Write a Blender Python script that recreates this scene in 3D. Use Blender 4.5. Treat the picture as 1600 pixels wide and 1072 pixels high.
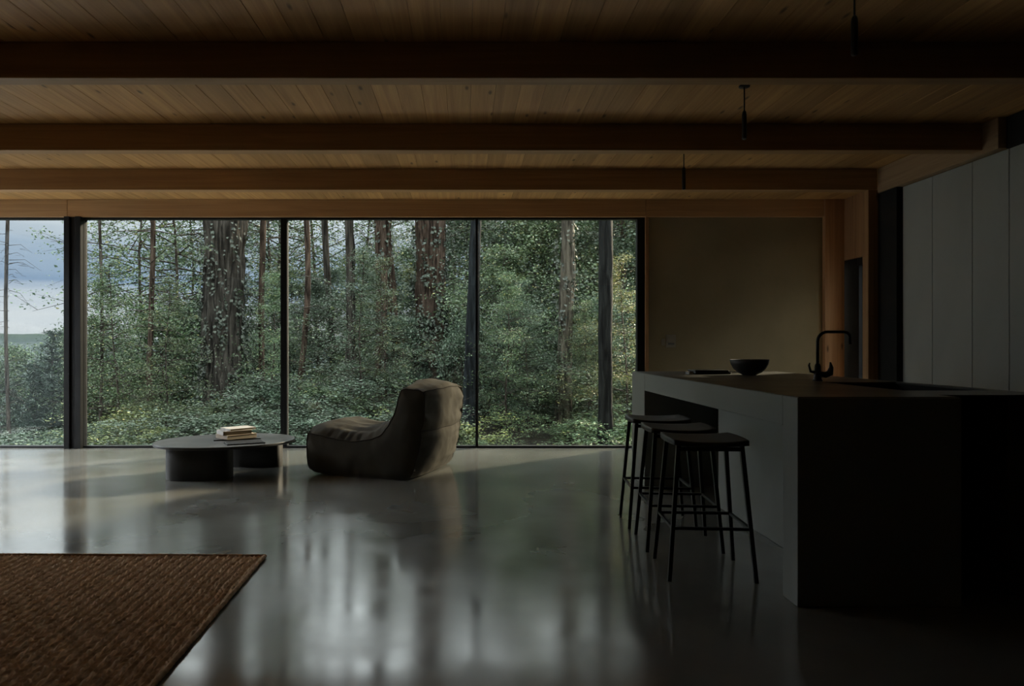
import bpy, bmesh, math, random
import numpy as np
from mathutils import Vector, Matrix, noise

for o in list(bpy.data.objects):
    bpy.data.objects.remove(o, do_unlink=True)
SC = bpy.context.scene
COL = SC.collection
RNG = np.random.default_rng(7)
random.seed(7)

# ------------------------------------------------------------------ camera
FPX, CX, CY, EYE = 1100.0, 728.0, 540.0, 1.15
cam_d = bpy.data.cameras.new('camera')
cam_d.sensor_fit = 'HORIZONTAL'
cam_d.sensor_width = 36.0
cam_d.lens = FPX / 1600.0 * 36.0
cam_d.shift_x = (800.0 - CX) / 1600.0
cam_d.shift_y = (CY - 536.0) / 1600.0
cam_d.clip_start = 0.05
cam_d.clip_end = 4000
cam = bpy.data.objects.new('camera', cam_d)
cam.location = (0, 0, EYE)
cam.rotation_euler = (math.pi / 2, 0, 0)
COL.objects.link(cam)
SC.camera = cam

# ------------------------------------------------------------------ world: overcast evening sky, light and exposure
W = bpy.data.worlds.new('world')
SC.world = W
W.use_nodes = True
nt = W.node_tree
nt.nodes.clear()
N = nt.nodes.new
L = nt.links.new
tc = N('ShaderNodeTexCoord')
sep = N('ShaderNodeSeparateXYZ')
L(tc.outputs['Generated'], sep.inputs[0])
mp = N('ShaderNodeMapping')
mp.inputs['Scale'].default_value = (1.3, 1.3, 13.0)
mp.inputs['Location'].default_value = (0.2, 0.0, 0.35)
L(tc.outputs['Generated'], mp.inputs[0])
ns = N('ShaderNodeTexNoise')
ns.inputs['Scale'].default_value = 1.6
ns.inputs['Detail'].default_value = 5
ns.inputs['Roughness'].default_value = 0.5
L(mp.outputs[0], ns.inputs['Vector'])
nm = N('ShaderNodeMath'); nm.operation = 'MULTIPLY_ADD'
nm.inputs[1].default_value = 0.09
nm.inputs[2].default_value = -0.045
L(ns.outputs['Fac'], nm.inputs[0])
ad = N('ShaderNodeMath'); ad.operation = 'ADD'
L(sep.outputs['Z'], ad.inputs[0]); L(nm.outputs[0], ad.inputs[1])
mr = N('ShaderNodeMapRange')
mr.inputs['From Min'].default_value = -0.1
mr.inputs['From Max'].default_value = 0.4
L(ad.outputs[0], mr.inputs['Value'])
cr = N('ShaderNodeValToRGB')
L(mr.outputs[0], cr.inputs[0])
E = cr.color_ramp.elements
def zpos(z): return (z + 0.1) / 0.5
stops = [(-0.10, (0.30, 0.32, 0.35)), (0.03, (0.44, 0.45, 0.48)), (0.055, (0.34, 0.37, 0.43)), (0.075, (0.165, 0.225, 0.325)),
         (0.115, (0.235, 0.29, 0.375)), (0.15, (0.40, 0.43, 0.48)), (0.19, (0.50, 0.53, 0.58)), (0.23, (0.85, 0.88, 0.93)), (0.40, (1.5, 1.54, 1.6))]
E[0].position = zpos(stops[0][0]); E[0].color = (*stops[0][1], 1)
E[1].position = zpos(stops[-1][0]); E[1].color = (*stops[-1][1], 1)
for z, c in stops[1:-1]:
    e = E.new(zpos(z)); e.color = (*c, 1)
# overcast brightening towards the zenith
zr = N('ShaderNodeMapRange')
zr.inputs['From Min'].default_value = 0.15
zr.inputs['From Max'].default_value = 1.0
zr.inputs['To Min'].default_value = 1.0
zr.inputs['To Max'].default_value = 3.2
L(sep.outputs['Z'], zr.inputs['Value'])
bg = N('ShaderNodeBackground')
L(cr.outputs[0], bg.inputs['Color'])
L(zr.outputs[0], bg.inputs['Strength'])
wo = N('ShaderNodeOutputWorld')
L(bg.outputs[0], wo.inputs['Surface'])

# a weak, warm, very soft low sun coming through thin cloud from beyond the right end of the glass
sd = bpy.data.lights.new('low_sun', 'SUN')
sd.energy = 13.0
sd.angle = math.radians(4)
sd.color = (1.0, 0.80, 0.58)
sun = bpy.data.objects.new('low_sun', sd)
sun_from = Vector((0.785, 0.62, 0.34)).normalized()
sun.rotation_euler = sun_from.to_track_quat('Z', 'Y').to_euler()
COL.objects.link(sun)

SC.view_settings.view_transform = 'Standard'
SC.view_settings.look = 'None'
SC.view_settings.gamma = 1.0
SC.view_settings.use_curve_mapping = False
SC.view_settings.exposure = 2.35
SC.cycles.max_bounces = 8
SC.cycles.diffuse_bounces = 5
SC.cycles.glossy_bounces = 4
SC.cycles.transparent_max_bounces = 12

# ------------------------------------------------------------------ helpers
def P(px, py, Y):
    return Vector(((px - CX) / FPX * Y, Y, EYE - (py - CY) / FPX * Y))

def mat(name, base=(0.5, 0.5, 0.5), rough=0.5, metal=0.0, spec=0.5):
    m = bpy.data.materials.new(name)
    m.use_nodes = True
    b = m.node_tree.nodes['Principled BSDF']
    b.inputs['Base Color'].default_value = (*base, 1)
    b.inputs['Roughness'].default_value = rough
    b.inputs['Metallic'].default_value = metal
    b.inputs['Specular IOR Level'].default_value = spec
    return m, m.node_tree, b

def noise_mat(name, c1, c2, scale=(1, 1, 1), nscale=4.0, detail=6, rough=(0.5, 0.5), bump=0.0, bump_dist=0.01, metal=0.0,
              spec=0.5, coord='Object', rand=0.0, bscale=None, distortion=0.0, pos=(0.3, 0.7)):
    m, t, b = mat(name, c1, rough[0], metal, spec)
    n, l = t.nodes.new, t.links.new
    co = n('ShaderNodeTexCoord'); mpp = n('ShaderNodeMapping')
    mpp.inputs['Scale'].default_value = scale
    l(co.outputs[coord], mpp.inputs[0])
    tx = n('ShaderNodeTexNoise')
    tx.inputs['Scale'].default_value = nscale
    tx.inputs['Detail'].default_value = detail
    tx.inputs['Distortion'].default_value = distortion
    vec = mpp.outputs[0]
    if rand:
        oi = n('ShaderNodeObjectInfo')
        vm = n('ShaderNodeVectorMath'); vm.operation = 'MULTIPLY_ADD'
        cmb = n('ShaderNodeCombineXYZ')
        for k in range(3): l(oi.outputs['Random'], cmb.inputs[k])
        vm.inputs[1].default_value = (37, 53, 71)
        l(cmb.outputs[0], vm.inputs[0]); l(vec, vm.inputs[2])
        vec = vm.outputs[0]
    l(vec, tx.inputs['Vector'])
    rp = n('ShaderNodeValToRGB')
    rp.color_ramp.elements[0].position = pos[0]; rp.color_ramp.elements[0].color = (*c1, 1)
    rp.color_ramp.elements[1].position = pos[1]; rp.color_ramp.elements[1].color = (*c2, 1)
    l(tx.outputs['Fac'], rp.inputs[0])
    out = rp.outputs[0]
    if rand:
        hsv = n('ShaderNodeHueSaturation')
        m2 = n('ShaderNodeMapRange')
        m2.inputs['To Min'].default_value = 1 - rand; m2.inputs['To Max'].default_value = 1 + rand
        l(oi.outputs['Random'], m2.inputs['Value']); l(m2.outputs[0], hsv.inputs['Value'])
        l(out, hsv.inputs['Color']); out = hsv.outputs[0]
    l(out, b.inputs['Base Color'])
    if rough[0] != rough[1]:
        m3 = n('ShaderNodeMapRange')
        m3.inputs['From Min'].default_value = 0.3; m3.inputs['From Max'].default_value = 0.7
        m3.inputs['To Min'].default_value = rough[0]; m3.inputs['To Max'].default_value = rough[1]
        l(tx.outputs['Fac'], m3.inputs['Value']); l(m3.outputs[0], b.inputs['Roughness'])
    if bump:
        bt = tx
        if bscale:
            bt = n('ShaderNodeTexNoise')
            bt.inputs['Scale'].default_value = bscale; bt.inputs['Detail'].default_value = 5
            l(vec, bt.inputs['Vector'])
        bp = n('ShaderNodeBump')
        bp.inputs['Strength'].default_value = bump; bp.inputs['Distance'].default_value = bump_dist
        l(bt.outputs['Fac'], bp.inputs['Height']); l(bp.outputs[0], b.inputs['Normal'])
    return m

def link(o, parent=None):
    COL.objects.link(o)
    if parent is not None:
        o.parent = parent
    return o

def tag(o, label=None, cat=None, group=None, kind=None):
    if label: o['label'] = label
    if cat: o['category'] = cat
    if group: o['group'] = group
    if kind: o['kind'] = kind
    return o

def empty(name, loc, label=None, cat=None, group=None, rz=0.0, kind=None):
    o = bpy.data.objects.new(name, None)
    o.empty_display_size = 0.05
    o.location = loc
    o.rotation_euler = (0, 0, rz)
    link(o)
    return tag(o, label, cat, group, kind)

def mesh_obj(name, verts, faces, m, parent=None, smooth=False):
    me = bpy.data.meshes.new(name)
    me.from_pydata([tuple(v) for v in verts], [], faces)
    me.update()
    if smooth:
        me.polygons.foreach_set('use_smooth', [True] * len(me.polygons))
    me.materials.append(m)
    return link(bpy.data.objects.new(name, me), parent)

def np_mesh(name, verts, quads, smooth=False):
    me = bpy.data.meshes.new(name)
    verts = np.ascontiguousarray(verts, dtype=np.float32); quads = np.ascontiguousarray(quads, dtype=np.int32)
    k = quads.shape[1]
    me.vertices.add(len(verts)); me.vertices.foreach_set('co', verts.ravel())
    me.loops.add(quads.size); me.loops.foreach_set('vertex_index', quads.ravel())
    me.polygons.add(len(quads))
    me.polygons.foreach_set('loop_start', np.arange(0, quads.size, k, dtype=np.int32))
    me.polygons.foreach_set('use_smooth', np.full(len(quads), smooth))
    me.update(calc_edges=True)
    return me

def bm_obj(name, bm, m, parent=None, smooth=False):
    me = bpy.data.meshes.new(name)
    bmesh.ops.recalc_face_normals(bm, faces=bm.faces)
    bm.to_mesh(me); bm.free()
    if smooth:
        me.polygons.foreach_set('use_smooth', [True] * len(me.polygons))
    me.materials.append(m)
    return link(bpy.data.objects.new(name, me), parent)

def box(name, x0, x1, y0, y1, z0, z1, m, parent=None, bev=0.0, seg=1, local=False):
    """A bevelled box as a mesh object; world coordinates when parent is None, else in the parent's own frame."""
    bm = bmesh.new()
    bmesh.ops.create_cube(bm, size=1.0)
    c = Vector(((x0 + x1) / 2, (y0 + y1) / 2, (z0 + z1) / 2))
    for v in bm.verts:
        v.co = Vector((v.co.x * (x1 - x0), v.co.y * (y1 - y0), v.co.z * (z1 - z0)))
    if bev:
        bmesh.ops.bevel(bm, geom=list(bm.edges), offset=bev, segments=seg, affect='EDGES', profile=0.6)
    o = bm_obj(name, bm, m, parent)
    if parent is not None and not local:
        c = c - parent.location
    o.location = c
    return o

def tube_verts(pts, radii, n=8, close=True):
    """Frames along a polyline; returns verts, faces."""
    pts = [Vector(p) for p in pts]
    V, F = [], []
    up = Vector((0, 0, 1))
    prev = None
    for i, p in enumerate(pts):
        d = (pts[min(i + 1, len(pts) - 1)] - pts[max(i - 1, 0)]).normalized()
        if prev is None:
            a = d.cross(up)
            if a.length < 1e-3: a = d.cross(Vector((1, 0, 0)))
            a.normalize()
        else:
            a = (prev - d * prev.dot(d)).normalized()
        prev = a
        b = d.cross(a)
        r = radii[i] if hasattr(radii, '__len__') else radii
        for k in range(n):
            t = 2 * math.pi * k / n
            V.append(p + (a * math.cos(t) + b * math.sin(t)) * r)
    for i in range(len(pts) - 1):
        for k in range(n):
            k2 = (k + 1) % n
            F.append((i * n + k, i * n + k2, (i + 1) * n + k2, (i + 1) * n + k))
    if close:
        F.append(tuple(range(n - 1, -1, -1)))
        F.append(tuple((len(pts) - 1) * n + k for k in range(n)))
    return V, F

def tube(name, pts, radii, m, parent=None, n=10, smooth=True):
    V, F = tube_verts(pts, radii, n)
    return mesh_obj(name, V, F, m, parent, smooth)

def bar(name, a, b, w, h, m, parent=None, w2=None):
    """Square bar between two points."""
    a, b = Vector(a), Vector(b)
    d = (b - a).normalized()
    s = d.cross(Vector((0, 0, 1)))
    if s.length < 0.2: s = d.cross(Vector((0, 1, 0)))
    s.normalize(); u = s.cross(d)
    w2 = w2 or w
    V = []
    for p, ww in ((a, w), (b, w2)):
        hh = h * ww / w
        for sx, sy in ((-1, -1), (1, -1), (1, 1), (-1, 1)):
            V.append(p + s * sx * ww / 2 + u * sy * hh / 2)
    F = [(0, 1, 5, 4), (1, 2, 6, 5), (2, 3, 7, 6), (3, 0, 4, 7), (3, 2, 1, 0), (4, 5, 6, 7)]
    return mesh_obj(name, V, F, m, parent)

def prism(name, outline, z0, z1, m, parent=None, bev=0.0, smooth=False):
    bm = bmesh.new()
    f = bm.faces.new([bm.verts.new((x, y, z0)) for x, y in outline])
    r = bmesh.ops.extrude_face_region(bm, geom=[f])
    for g in r['geom']:
        if isinstance(g, bmesh.types.BMVert): g.co.z = z1
    if bev:
        es = [e for e in bm.edges if abs(e.verts[0].co.z - e.verts[1].co.z) < 1e-6]
        bmesh.ops.bevel(bm, geom=es, offset=bev, segments=2, affect='EDGES', profile=0.5)
    return bm_obj(name, bm, m, parent, smooth)

def lathe(name, prof, m, parent=None, n=40, loc=(0, 0, 0)):
    V, F = [], []
    for r, z in prof:
        for k in range(n):
            t = 2 * math.pi * k / n
            V.append((r * math.cos(t), r * math.sin(t), z))
    for i in range(len(prof) - 1):
        for k in range(n):
            k2 = (k + 1) % n
            F.append((i * n + k, i * n + k2, (i + 1) * n + k2, (i + 1) * n + k))
    F.append(tuple(range(n - 1, -1, -1))); F.append(tuple((len(prof) - 1) * n + k for k in range(n)))
    o = mesh_obj(name, V, F, m, parent, True)
    o.location = loc
    return o

# ------------------------------------------------------------------ materials
def concrete_floor():
    m, t, b = mat('polished_concrete', (0.1, 0.1, 0.1), 0.2)
    b.inputs['IOR'].default_value = 2.1
    n, l = t.nodes.new, t.links.new
    co = n('ShaderNodeTexCoord')
    a = n('ShaderNodeTexNoise'); a.inputs['Scale'].default_value = 1.1; a.inputs['Detail'].default_value = 4
    a.inputs['Roughness'].default_value = 0.5; a.inputs['Distortion'].default_value = 0.2
    l(co.outputs['Object'], a.inputs['Vector'])
    rp = n('ShaderNodeValToRGB')
    rp.color_ramp.elements[0].position = 0.32; rp.color_ramp.elements[0].color = (0.128, 0.130, 0.118, 1)
    rp.color_ramp.elements[1].position = 0.70; rp.color_ramp.elements[1].color = (0.232, 0.234, 0.212, 1)
    l(a.outputs['Fac'], rp.inputs[0]); l(rp.outputs[0], b.inputs['Base Color'])
    a2 = n('ShaderNodeTexNoise'); a2.inputs['Scale'].default_value = 3.1; a2.inputs['Detail'].default_value = 4
    a2.inputs['Roughness'].default_value = 0.5
    l(co.outputs['Object'], a2.inputs['Vector'])
    r = n('ShaderNodeMapRange')
    r.inputs['From Min'].default_value = 0.3; r.inputs['From Max'].default_value = 0.75
    r.inputs['To Min'].default_value = 0.09; r.inputs['To Max'].default_value = 0.21
    l(a2.outputs['Fac'], r.inputs['Value']); l(r.outputs[0], b.inputs['Roughness'])
    return m

M = {}
M['floor'] = concrete_floor()

def wood(name, dark, light, axis, rand=0.18, knots=True, rough=0.55):
    """Planed softwood with grain along one axis and small knots."""
    m, t, b = mat(name, light, rough, 0, 0.35)
    n, l = t.nodes.new, t.links.new
    co = n('ShaderNodeTexCoord'); oi = n('ShaderNodeObjectInfo')
    cmb = n('ShaderNodeCombineXYZ')
    for k in range(3): l(oi.outputs['Random'], cmb.inputs[k])
    vm = n('ShaderNodeVectorMath'); vm.operation = 'MULTIPLY_ADD'; vm.inputs[1].default_value = (37, 53, 71)
    l(cmb.outputs[0], vm.inputs[0]); l(co.outputs['Object'], vm.inputs[2])
    mp1 = n('ShaderNodeMapping')
    sc = [22.0, 22.0, 22.0]; sc[axis] = 0.7
    mp1.inputs['Scale'].default_value = sc
    l(vm.outputs[0], mp1.inputs[0])
    g = n('ShaderNodeTexNoise'); g.inputs['Scale'].default_value = 1.0; g.inputs['Detail'].default_value = 7
    g.inputs['Distortion'].default_value = 0.8; g.inputs['Roughness'].default_value = 0.6
    l(mp1.outputs[0], g.inputs['Vector'])
    rp = n('ShaderNodeValToRGB')
    rp.color_ramp.elements[0].position = 0.25; rp.color_ramp.elements[0].color = (*dark, 1)
    rp.color_ramp.elements[1].position = 0.72; rp.color_ramp.elements[1].color = (*light, 1)
    l(g.outputs['Fac'], rp.inputs[0])
    out = rp.outputs[0]
    if knots:
        mp2 = n('ShaderNodeMapping')
        s2 = [11.0, 11.0, 11.0]; s2[axis] = 3.4
        mp2.inputs['Scale'].default_value = s2
        l(vm.outputs[0], mp2.inputs[0])
        v = n('ShaderNodeTexVoronoi'); v.inputs['Scale'].default_value = 0.8
        l(mp2.outputs[0], v.inputs['Vector'])
        k2 = n('ShaderNodeMapRange')
        k2.inputs['From Min'].default_value = 0.05; k2.inputs['From Max'].default_value = 0.14
        k2.inputs['To Min'].default_value = 0.32; k2.inputs['To Max'].default_value = 1.0
        l(v.outputs['Distance'], k2.inputs['Value'])
        mx = n('ShaderNodeMix'); mx.data_type = 'RGBA'; mx.blend_type = 'MULTIPLY'; mx.inputs[0].default_value = 1.0
        l(out, mx.inputs[6]); l(k2.outputs[0], mx.inputs[7]); out = mx.outputs[2]
    hsv = n('ShaderNodeHueSaturation')
    m2 = n('ShaderNodeMapRange'); m2.inputs['To Min'].default_value = 1 - rand; m2.inputs['To Max'].default_value = 1 + rand
    l(oi.outputs['Random'], m2.inputs['Value']); l(m2.outputs[0], hsv.inputs['Value'])
    l(out, hsv.inputs['Color']); l(hsv.outputs[0], b.inputs['Base Color'])
    bp = n('ShaderNodeBump'); bp.inputs['Strength'].default_value = 0.12; bp.inputs['Distance'].default_value = 0.004
    l(g.outputs['Fac'], bp.inputs['Height']); l(bp.outputs[0], b.inputs['Normal'])
    return m

M['plank'] = wood('ceiling_softwood', (0.34, 0.175, 0.058), (0.57, 0.33, 0.122), 1, 0.15)
M['beam'] = wood('beam_softwood', (0.30, 0.17, 0.075), (0.45, 0.27, 0.125), 0, 0.08, False)
M['beam_y'] = wood('side_beam_softwood', (0.24, 0.155, 0.085), (0.38, 0.26, 0.15), 1, 0.06)
M['post_wood'] = wood('post_softwood', (0.24, 0.125, 0.055), (0.42, 0.235, 0.11), 2, 0.10)
M['clad'] = wood('cladding_softwood', (0.13, 0.085, 0.045), (0.21, 0.145, 0.08), 2, 0.12)
M['plaster'] = noise_mat('clay_plaster', (0.20, 0.165, 0.095), (0.27, 0.225, 0.135), (1, 1, 1), 1.4, 9, (0.85, 0.85), 0.15, 0.01, spec=0.2, bscale=30)
M['wall'] = noise_mat('dark_wall', (0.10, 0.095, 0.085), (0.13, 0.12, 0.11), (1, 1, 1), 2, 6, (0.8, 0.8), spec=0.2)
M['steel'] = noise_mat('black_steel_profile', (0.006, 0.0065, 0.007), (0.010, 0.0105, 0.011), (1, 1, 1), 6, 4, (0.45, 0.55), spec=0.2)
M['cab'] = noise_mat('graphite_lacquer', (0.33, 0.345, 0.325), (0.38, 0.395, 0.37), (1, 1, 0.4), 3, 5, (0.36, 0.42), spec=0.35)
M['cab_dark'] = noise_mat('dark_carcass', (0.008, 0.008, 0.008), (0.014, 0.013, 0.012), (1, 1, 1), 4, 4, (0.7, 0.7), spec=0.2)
M['island'] = noise_mat('graphite_island_sheet', (0.23, 0.245, 0.225), (0.27, 0.285, 0.262), (1, 1, 1), 2.2, 6, (0.40, 0.5), spec=0.4)
M['island_end'] = M['island']
M['worktop'] = noise_mat('dark_worktop_sheet', (0.052, 0.052, 0.046), (0.07, 0.068, 0.06), (1, 1, 1), 3, 6, (0.28, 0.38), spec=0.45)
M['black'] = noise_mat('matt_black_metal', (0.008, 0.008, 0.008), (0.013, 0.013, 0.013), (1, 1, 1), 8, 3, (0.38, 0.46), spec=0.4)
M['seat'] = noise_mat('black_stained_wood', (0.014, 0.0125, 0.010), (0.024, 0.021, 0.017), (3, 30, 3), 3, 6, (0.42, 0.5), 0.05, 0.003, spec=0.4)
M['brown_panel'] = noise_mat('dark_brown_panel', (0.05, 0.038, 0.027), (0.07, 0.052, 0.037), (2, 2, 12), 3, 5, (0.4, 0.5), spec=0.4)
M['sink'] = noise_mat('black_sink_composite', (0.006, 0.006, 0.007), (0.010, 0.010, 0.011), (1, 1, 1), 9, 3, (0.6, 0.7), spec=0.2)
M['table'] = noise_mat('charcoal_table_lacquer', (0.026, 0.027, 0.026), (0.036, 0.037, 0.036), (1, 1, 1), 3, 6, (0.36, 0.46), spec=0.4)
M['drum'] = noise_mat('charcoal_drum', (0.020, 0.019, 0.017), (0.030, 0.028, 0.025), (1, 1, 1), 3, 6, (0.5, 0.6), spec=0.35)
M['bowl'] = noise_mat('dark_stoneware', (0.030, 0.029, 0.026), (0.045, 0.043, 0.038), (1, 1, 1), 12, 5, (0.45, 0.6), spec=0.4)
M['paper'] = noise_mat('pale_book_cover', (0.52, 0.50, 0.47), (0.62, 0.60, 0.57), (1, 1, 1), 10, 4, (0.6, 0.7), spec=0.3)
M['pages'] = noise_mat('book_pages', (0.30, 0.26, 0.20), (0.44, 0.39, 0.31), (1, 1, 90), 4, 2, (0.85, 0.85), spec=0.2)
M['beige'] = noise_mat('beige_book_cover', (0.36, 0.30, 0.23), (0.44, 0.37, 0.29), (1, 1, 1), 10, 4, (0.6, 0.7), spec=0.3)
M['plate'] = noise_mat('switch_plastic', (0.22, 0.20, 0.16), (0.26, 0.24, 0.19), (1, 1, 1), 10, 3, (0.45, 0.5), spec=0.4)
M['lens'] = noise_mat('frosted_lamp_lens', (0.10, 0.10, 0.10), (0.13, 0.13, 0.13), (1, 1, 1), 10, 3, (0.3, 0.3), spec=0.5)

M['bounce_slab'] = noise_mat('pale_bounce_concrete', (0.45, 0.44, 0.41), (0.58, 0.56, 0.52), (1, 1, 1), 2, 8, (0.8, 0.8), spec=0.2)  # kept pale so the added outdoor slabs reflect light into the room
def glass_mat(name, tint):
    m = bpy.data.materials.new(name); m.use_nodes = True
    t = m.node_tree; t.nodes.clear(); n, l = t.nodes.new, t.links.new
    fr = n('ShaderNodeFresnel'); fr.inputs['IOR'].default_value = 1.5
    k = n('ShaderNodeMath'); k.operation = 'MULTIPLY'; k.inputs[1].default_value = 0.6
    l(fr.outputs[0], k.inputs[0])
    tr = n('ShaderNodeBsdfTransparent'); tr.inputs[0].default_value = (*tint, 1)
    gl = n('ShaderNodeBsdfGlossy'); gl.inputs['Roughness'].default_value = 0.01; gl.inputs['Color'].default_value = (0.9, 0.95, 0.95, 1)
    mx = n('ShaderNodeMixShader'); l(k.outputs[0], mx.inputs[0]); l(tr.outputs[0], mx.inputs[1]); l(gl.outputs[0], mx.inputs[2])
    o = n('ShaderNodeOutputMaterial'); l(mx.outputs[0], o.inputs[0])
    return m
M['glass'] = glass_mat('window_glass', (0.54, 0.56, 0.55))
M['glass_clear'] = glass_mat('clear_window_glass', (0.97, 0.98, 0.975))

# ------------------------------------------------------------------ room shell
YW = 7.93          # glass plane
ZB = 2.5875        # underside of the beams
ZC = 2.783         # ceiling boards
XL, YBACK = -5.62, -3.2

fl = box('floor', XL, 4.6, YBACK, 8.02, -0.25, 0.0, M['floor']); tag(fl, 'polished grey concrete floor', kind='structure')

ceil = empty('ceiling', (0, 0, ZC), 'softwood boarded ceiling', kind='structure')
pw = 0.157
x = XL
k = 0
plank_me = None
while x < 4.55:
    o = None
    if plank_me is None:
        o = box('plank', -pw / 2 + 0.0007, pw / 2 - 0.0007, -5.6, 5.6, 0.0, 0.03, M['plank'], ceil, 0.0015, local=True)
        o.location = (0, 0, 0)
        plank_me = o.data
        for v in plank_me.vertices: v.co.z += 0.0
    else:
        o = link(bpy.data.objects.new('plank', plank_me), ceil)
    o.location = (x + pw / 2, 2.42, 0.015 + random.uniform(0, 0.0012))
    x += pw
    k += 1
roof = box('roof', XL - 0.22, 4.72, YBACK - 0.22, 8.08, ZC + 0.034, ZC + 0.3, M['wall'], ); tag(roof, 'dark flat roof slab', kind='structure')

beam_ends = [(3.78, 3.85), (5.18, 3.85), (6.50, 3.805), (7.86, 4.0)]
wood_labels = ['nearest ceiling beam, darkest and highest in view', 'second ceiling beam from the camera', 'third ceiling beam, ending on the wooden post', 'wooden header beam above the window glass']
b1 = box('ceiling_beam', XL, 4.4, 3.78, 3.885, ZB, ZC, M['beam'], None, 0.004)
b2 = box('ceiling_beam', XL, 3.85, 5.18, 5.285, ZB, ZC, M['beam'], None, 0.004)
b3 = box('ceiling_beam', XL, 3.80, 6.50, 6.605, ZB, ZC, M['beam'], None, 0.004)
b0 = box('ceiling_beam', XL, 4.4, 2.38, 2.485, ZB, ZC, M['beam'], None, 0.004)
bz = box('ceiling_beam', XL, 4.4, 0.98, 1.085, ZB, ZC, M['beam'], None, 0.004)
h1 = box('header_beam', XL, -4.452, 7.86, 8.04, ZB, ZC, M['beam'], None, 0.003)
h2 = box('header_beam', -4.449, 2.008, 7.86, 8.04, ZB, ZC, M['beam'], None, 0.003)
h3 = box('header_beam', 2.011, 4.0, 7.86, 8.04, ZB, ZC, M['beam'], None, 0.003)
for o, s in ((b1, wood_labels[0]), (b2, wood_labels[1]), (b3, wood_labels[2]), (b0, 'ceiling beam above the near floor, out of the picture'), (bz, 'ceiling beam over the camera, out of the picture'),
             (h1, 'short header beam left of the thick dark post'), (h2, 'long wooden header beam above the window glass'), (h3, 'wooden header beam above the plastered wall')):
    tag(o, s, kind='structure')
sb = box('side_beam', 3.80, 3.93, 5.03, 6.50, ZB - 0.03, ZC, M['beam_y'], None, 0.004); tag(sb, 'pale side beam above the tall dark cabinets', kind='structure')

wl = box('wall_left', XL - 0.2, XL, YBACK, 5.7, 0, ZC + 0.03, M['wall']); tag(wl, 'plain dark wall at the left', kind='structure')
wb = box('wall_back', XL - 0.2, 4.7, YBACK - 0.2, YBACK, 0, ZC + 0.03, M['wall']); tag(wb, 'plain dark wall behind the camera', kind='structure')
wr = box('wall_right', 4.48, 4.7, YBACK, 6.66, 0, ZC + 0.03, M['wall']); tag(wr, 'plain dark wall behind the tall cabinets', kind='structure')
wk = box('wall_end', 2.045, 4.0, 7.90, 8.05, 0, ZB, M['plaster']); tag(wk, 'brown plastered end wall behind the kitchen island', kind='structure')

# right end of the room: wooden posts, lintel, glazed door
pA = box('trim_1', 4.0, 4.216, 7.84, 8.05, 0, ZC, M['post_wood'], None, 0.003); tag(pA, 'wide wooden post between plaster wall and glazed door', kind='structure')
pB = box('trim_2', 3.717, 3.812, 6.505, 6.60, 0, ZB, M['post_wood'], None, 0.003); tag(pB, 'slim wooden post under the third beam end', kind='structure')
pC = box('trim_3', 2.008, 2.045, 7.87, 8.05, 0, ZB, M['post_wood'], None, 0.002); tag(pC, 'thin pale wooden post at the end of the glass', kind='structure')
lt = box('wall_lintel', 4.216, 4.40, 6.66, 8.05, 2.10, ZC, M['post_wood'], None, 0.002); tag(lt, 'wooden lintel panel above the glazed door', kind='structure')
wf = box('wall_return', 3.815, 4.48, 6.235, 6.60, 0, ZB - 0.031, M['cab_dark']); tag(wf, 'dark filler between wooden post and tall cabinets', kind='structure')
wj = box('wall_jamb', 4.216, 4.48, 6.60, 6.66, 0, ZC, M['post_wood']); tag(wj, 'wooden jamb wall beside the glazed door', kind='structure')
d1 = empty('door_1', (4.28, 7.35, 0), 'dark framed glazed side door', kind='structure')
box('door_stile', 4.25, 4.31, 7.66, 8.04, 0, 2.10, M['steel'], d1, 0.003)
box('door_stile', 4.24, 4.32, 7.60, 7.655, 0.08, 2.02, M['steel'], d1, 0.003)
box('door_stile', 4.25, 4.31, 6.66, 6.76, 0, 2.10, M['steel'], d1, 0.003)
box('door_rail', 4.25, 4.31, 6.76, 7.66, 2.02, 2.10, M['steel'], d1, 0.003)
box('door_rail', 4.25, 4.31, 6.76, 7.66, 0, 0.08, M['steel'], d1, 0.003)
box('pane', 4.277, 4.283, 6.76, 7.60, 0.08, 2.02, M['glass'], d1)

# tall dark soffit that continues the cabinets up to the ceiling nearer the camera
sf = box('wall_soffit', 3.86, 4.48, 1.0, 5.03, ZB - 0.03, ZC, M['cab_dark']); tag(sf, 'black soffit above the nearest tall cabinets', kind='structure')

# windows
def window(n, x0, x1, label, fl_=0.035, fr_=0.035):
    w = empty('window_%d' % n, ((x0 + x1) / 2, YW, 0), label, kind='structure')
    box('sill_rail', x0, x1, YW - 0.03, YW + 0.05, -0.0, 0.022, M['steel'], w, 0.002)
    box('head_rail', x0, x1, YW - 0.03, YW + 0.05, ZB - 0.02, ZB, M['steel'], w, 0.002)
    if fl_: box('stile', x0, x0 + fl_, YW - 0.03, YW + 0.05, 0.022, ZB - 0.02, M['steel'], w, 0.002)
    if fr_: box('stile', x1 - fr_, x1, YW - 0.03, YW + 0.05, 0.022, ZB - 0.02, M['steel'], w, 0.002)
    box('pane', x0 + fl_, x1 - fr_, YW + 0.006, YW + 0.014, 0.022, ZB - 0.02, M['glass'], w)
    return w
window(1, XL, -4.46, 'leftmost window with open view of sky and hills')
window(2, -4.31, -2.045, 'window pane in front of the thickest trunk', 0.02, 0.036)
window(3, -2.045, 0.122, 'window pane behind the lounge chair', 0.036, 0.015)
window(4, 0.122, 2.008, 'rightmost window pane beside the plaster wall', 0.015, 0.085)
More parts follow.
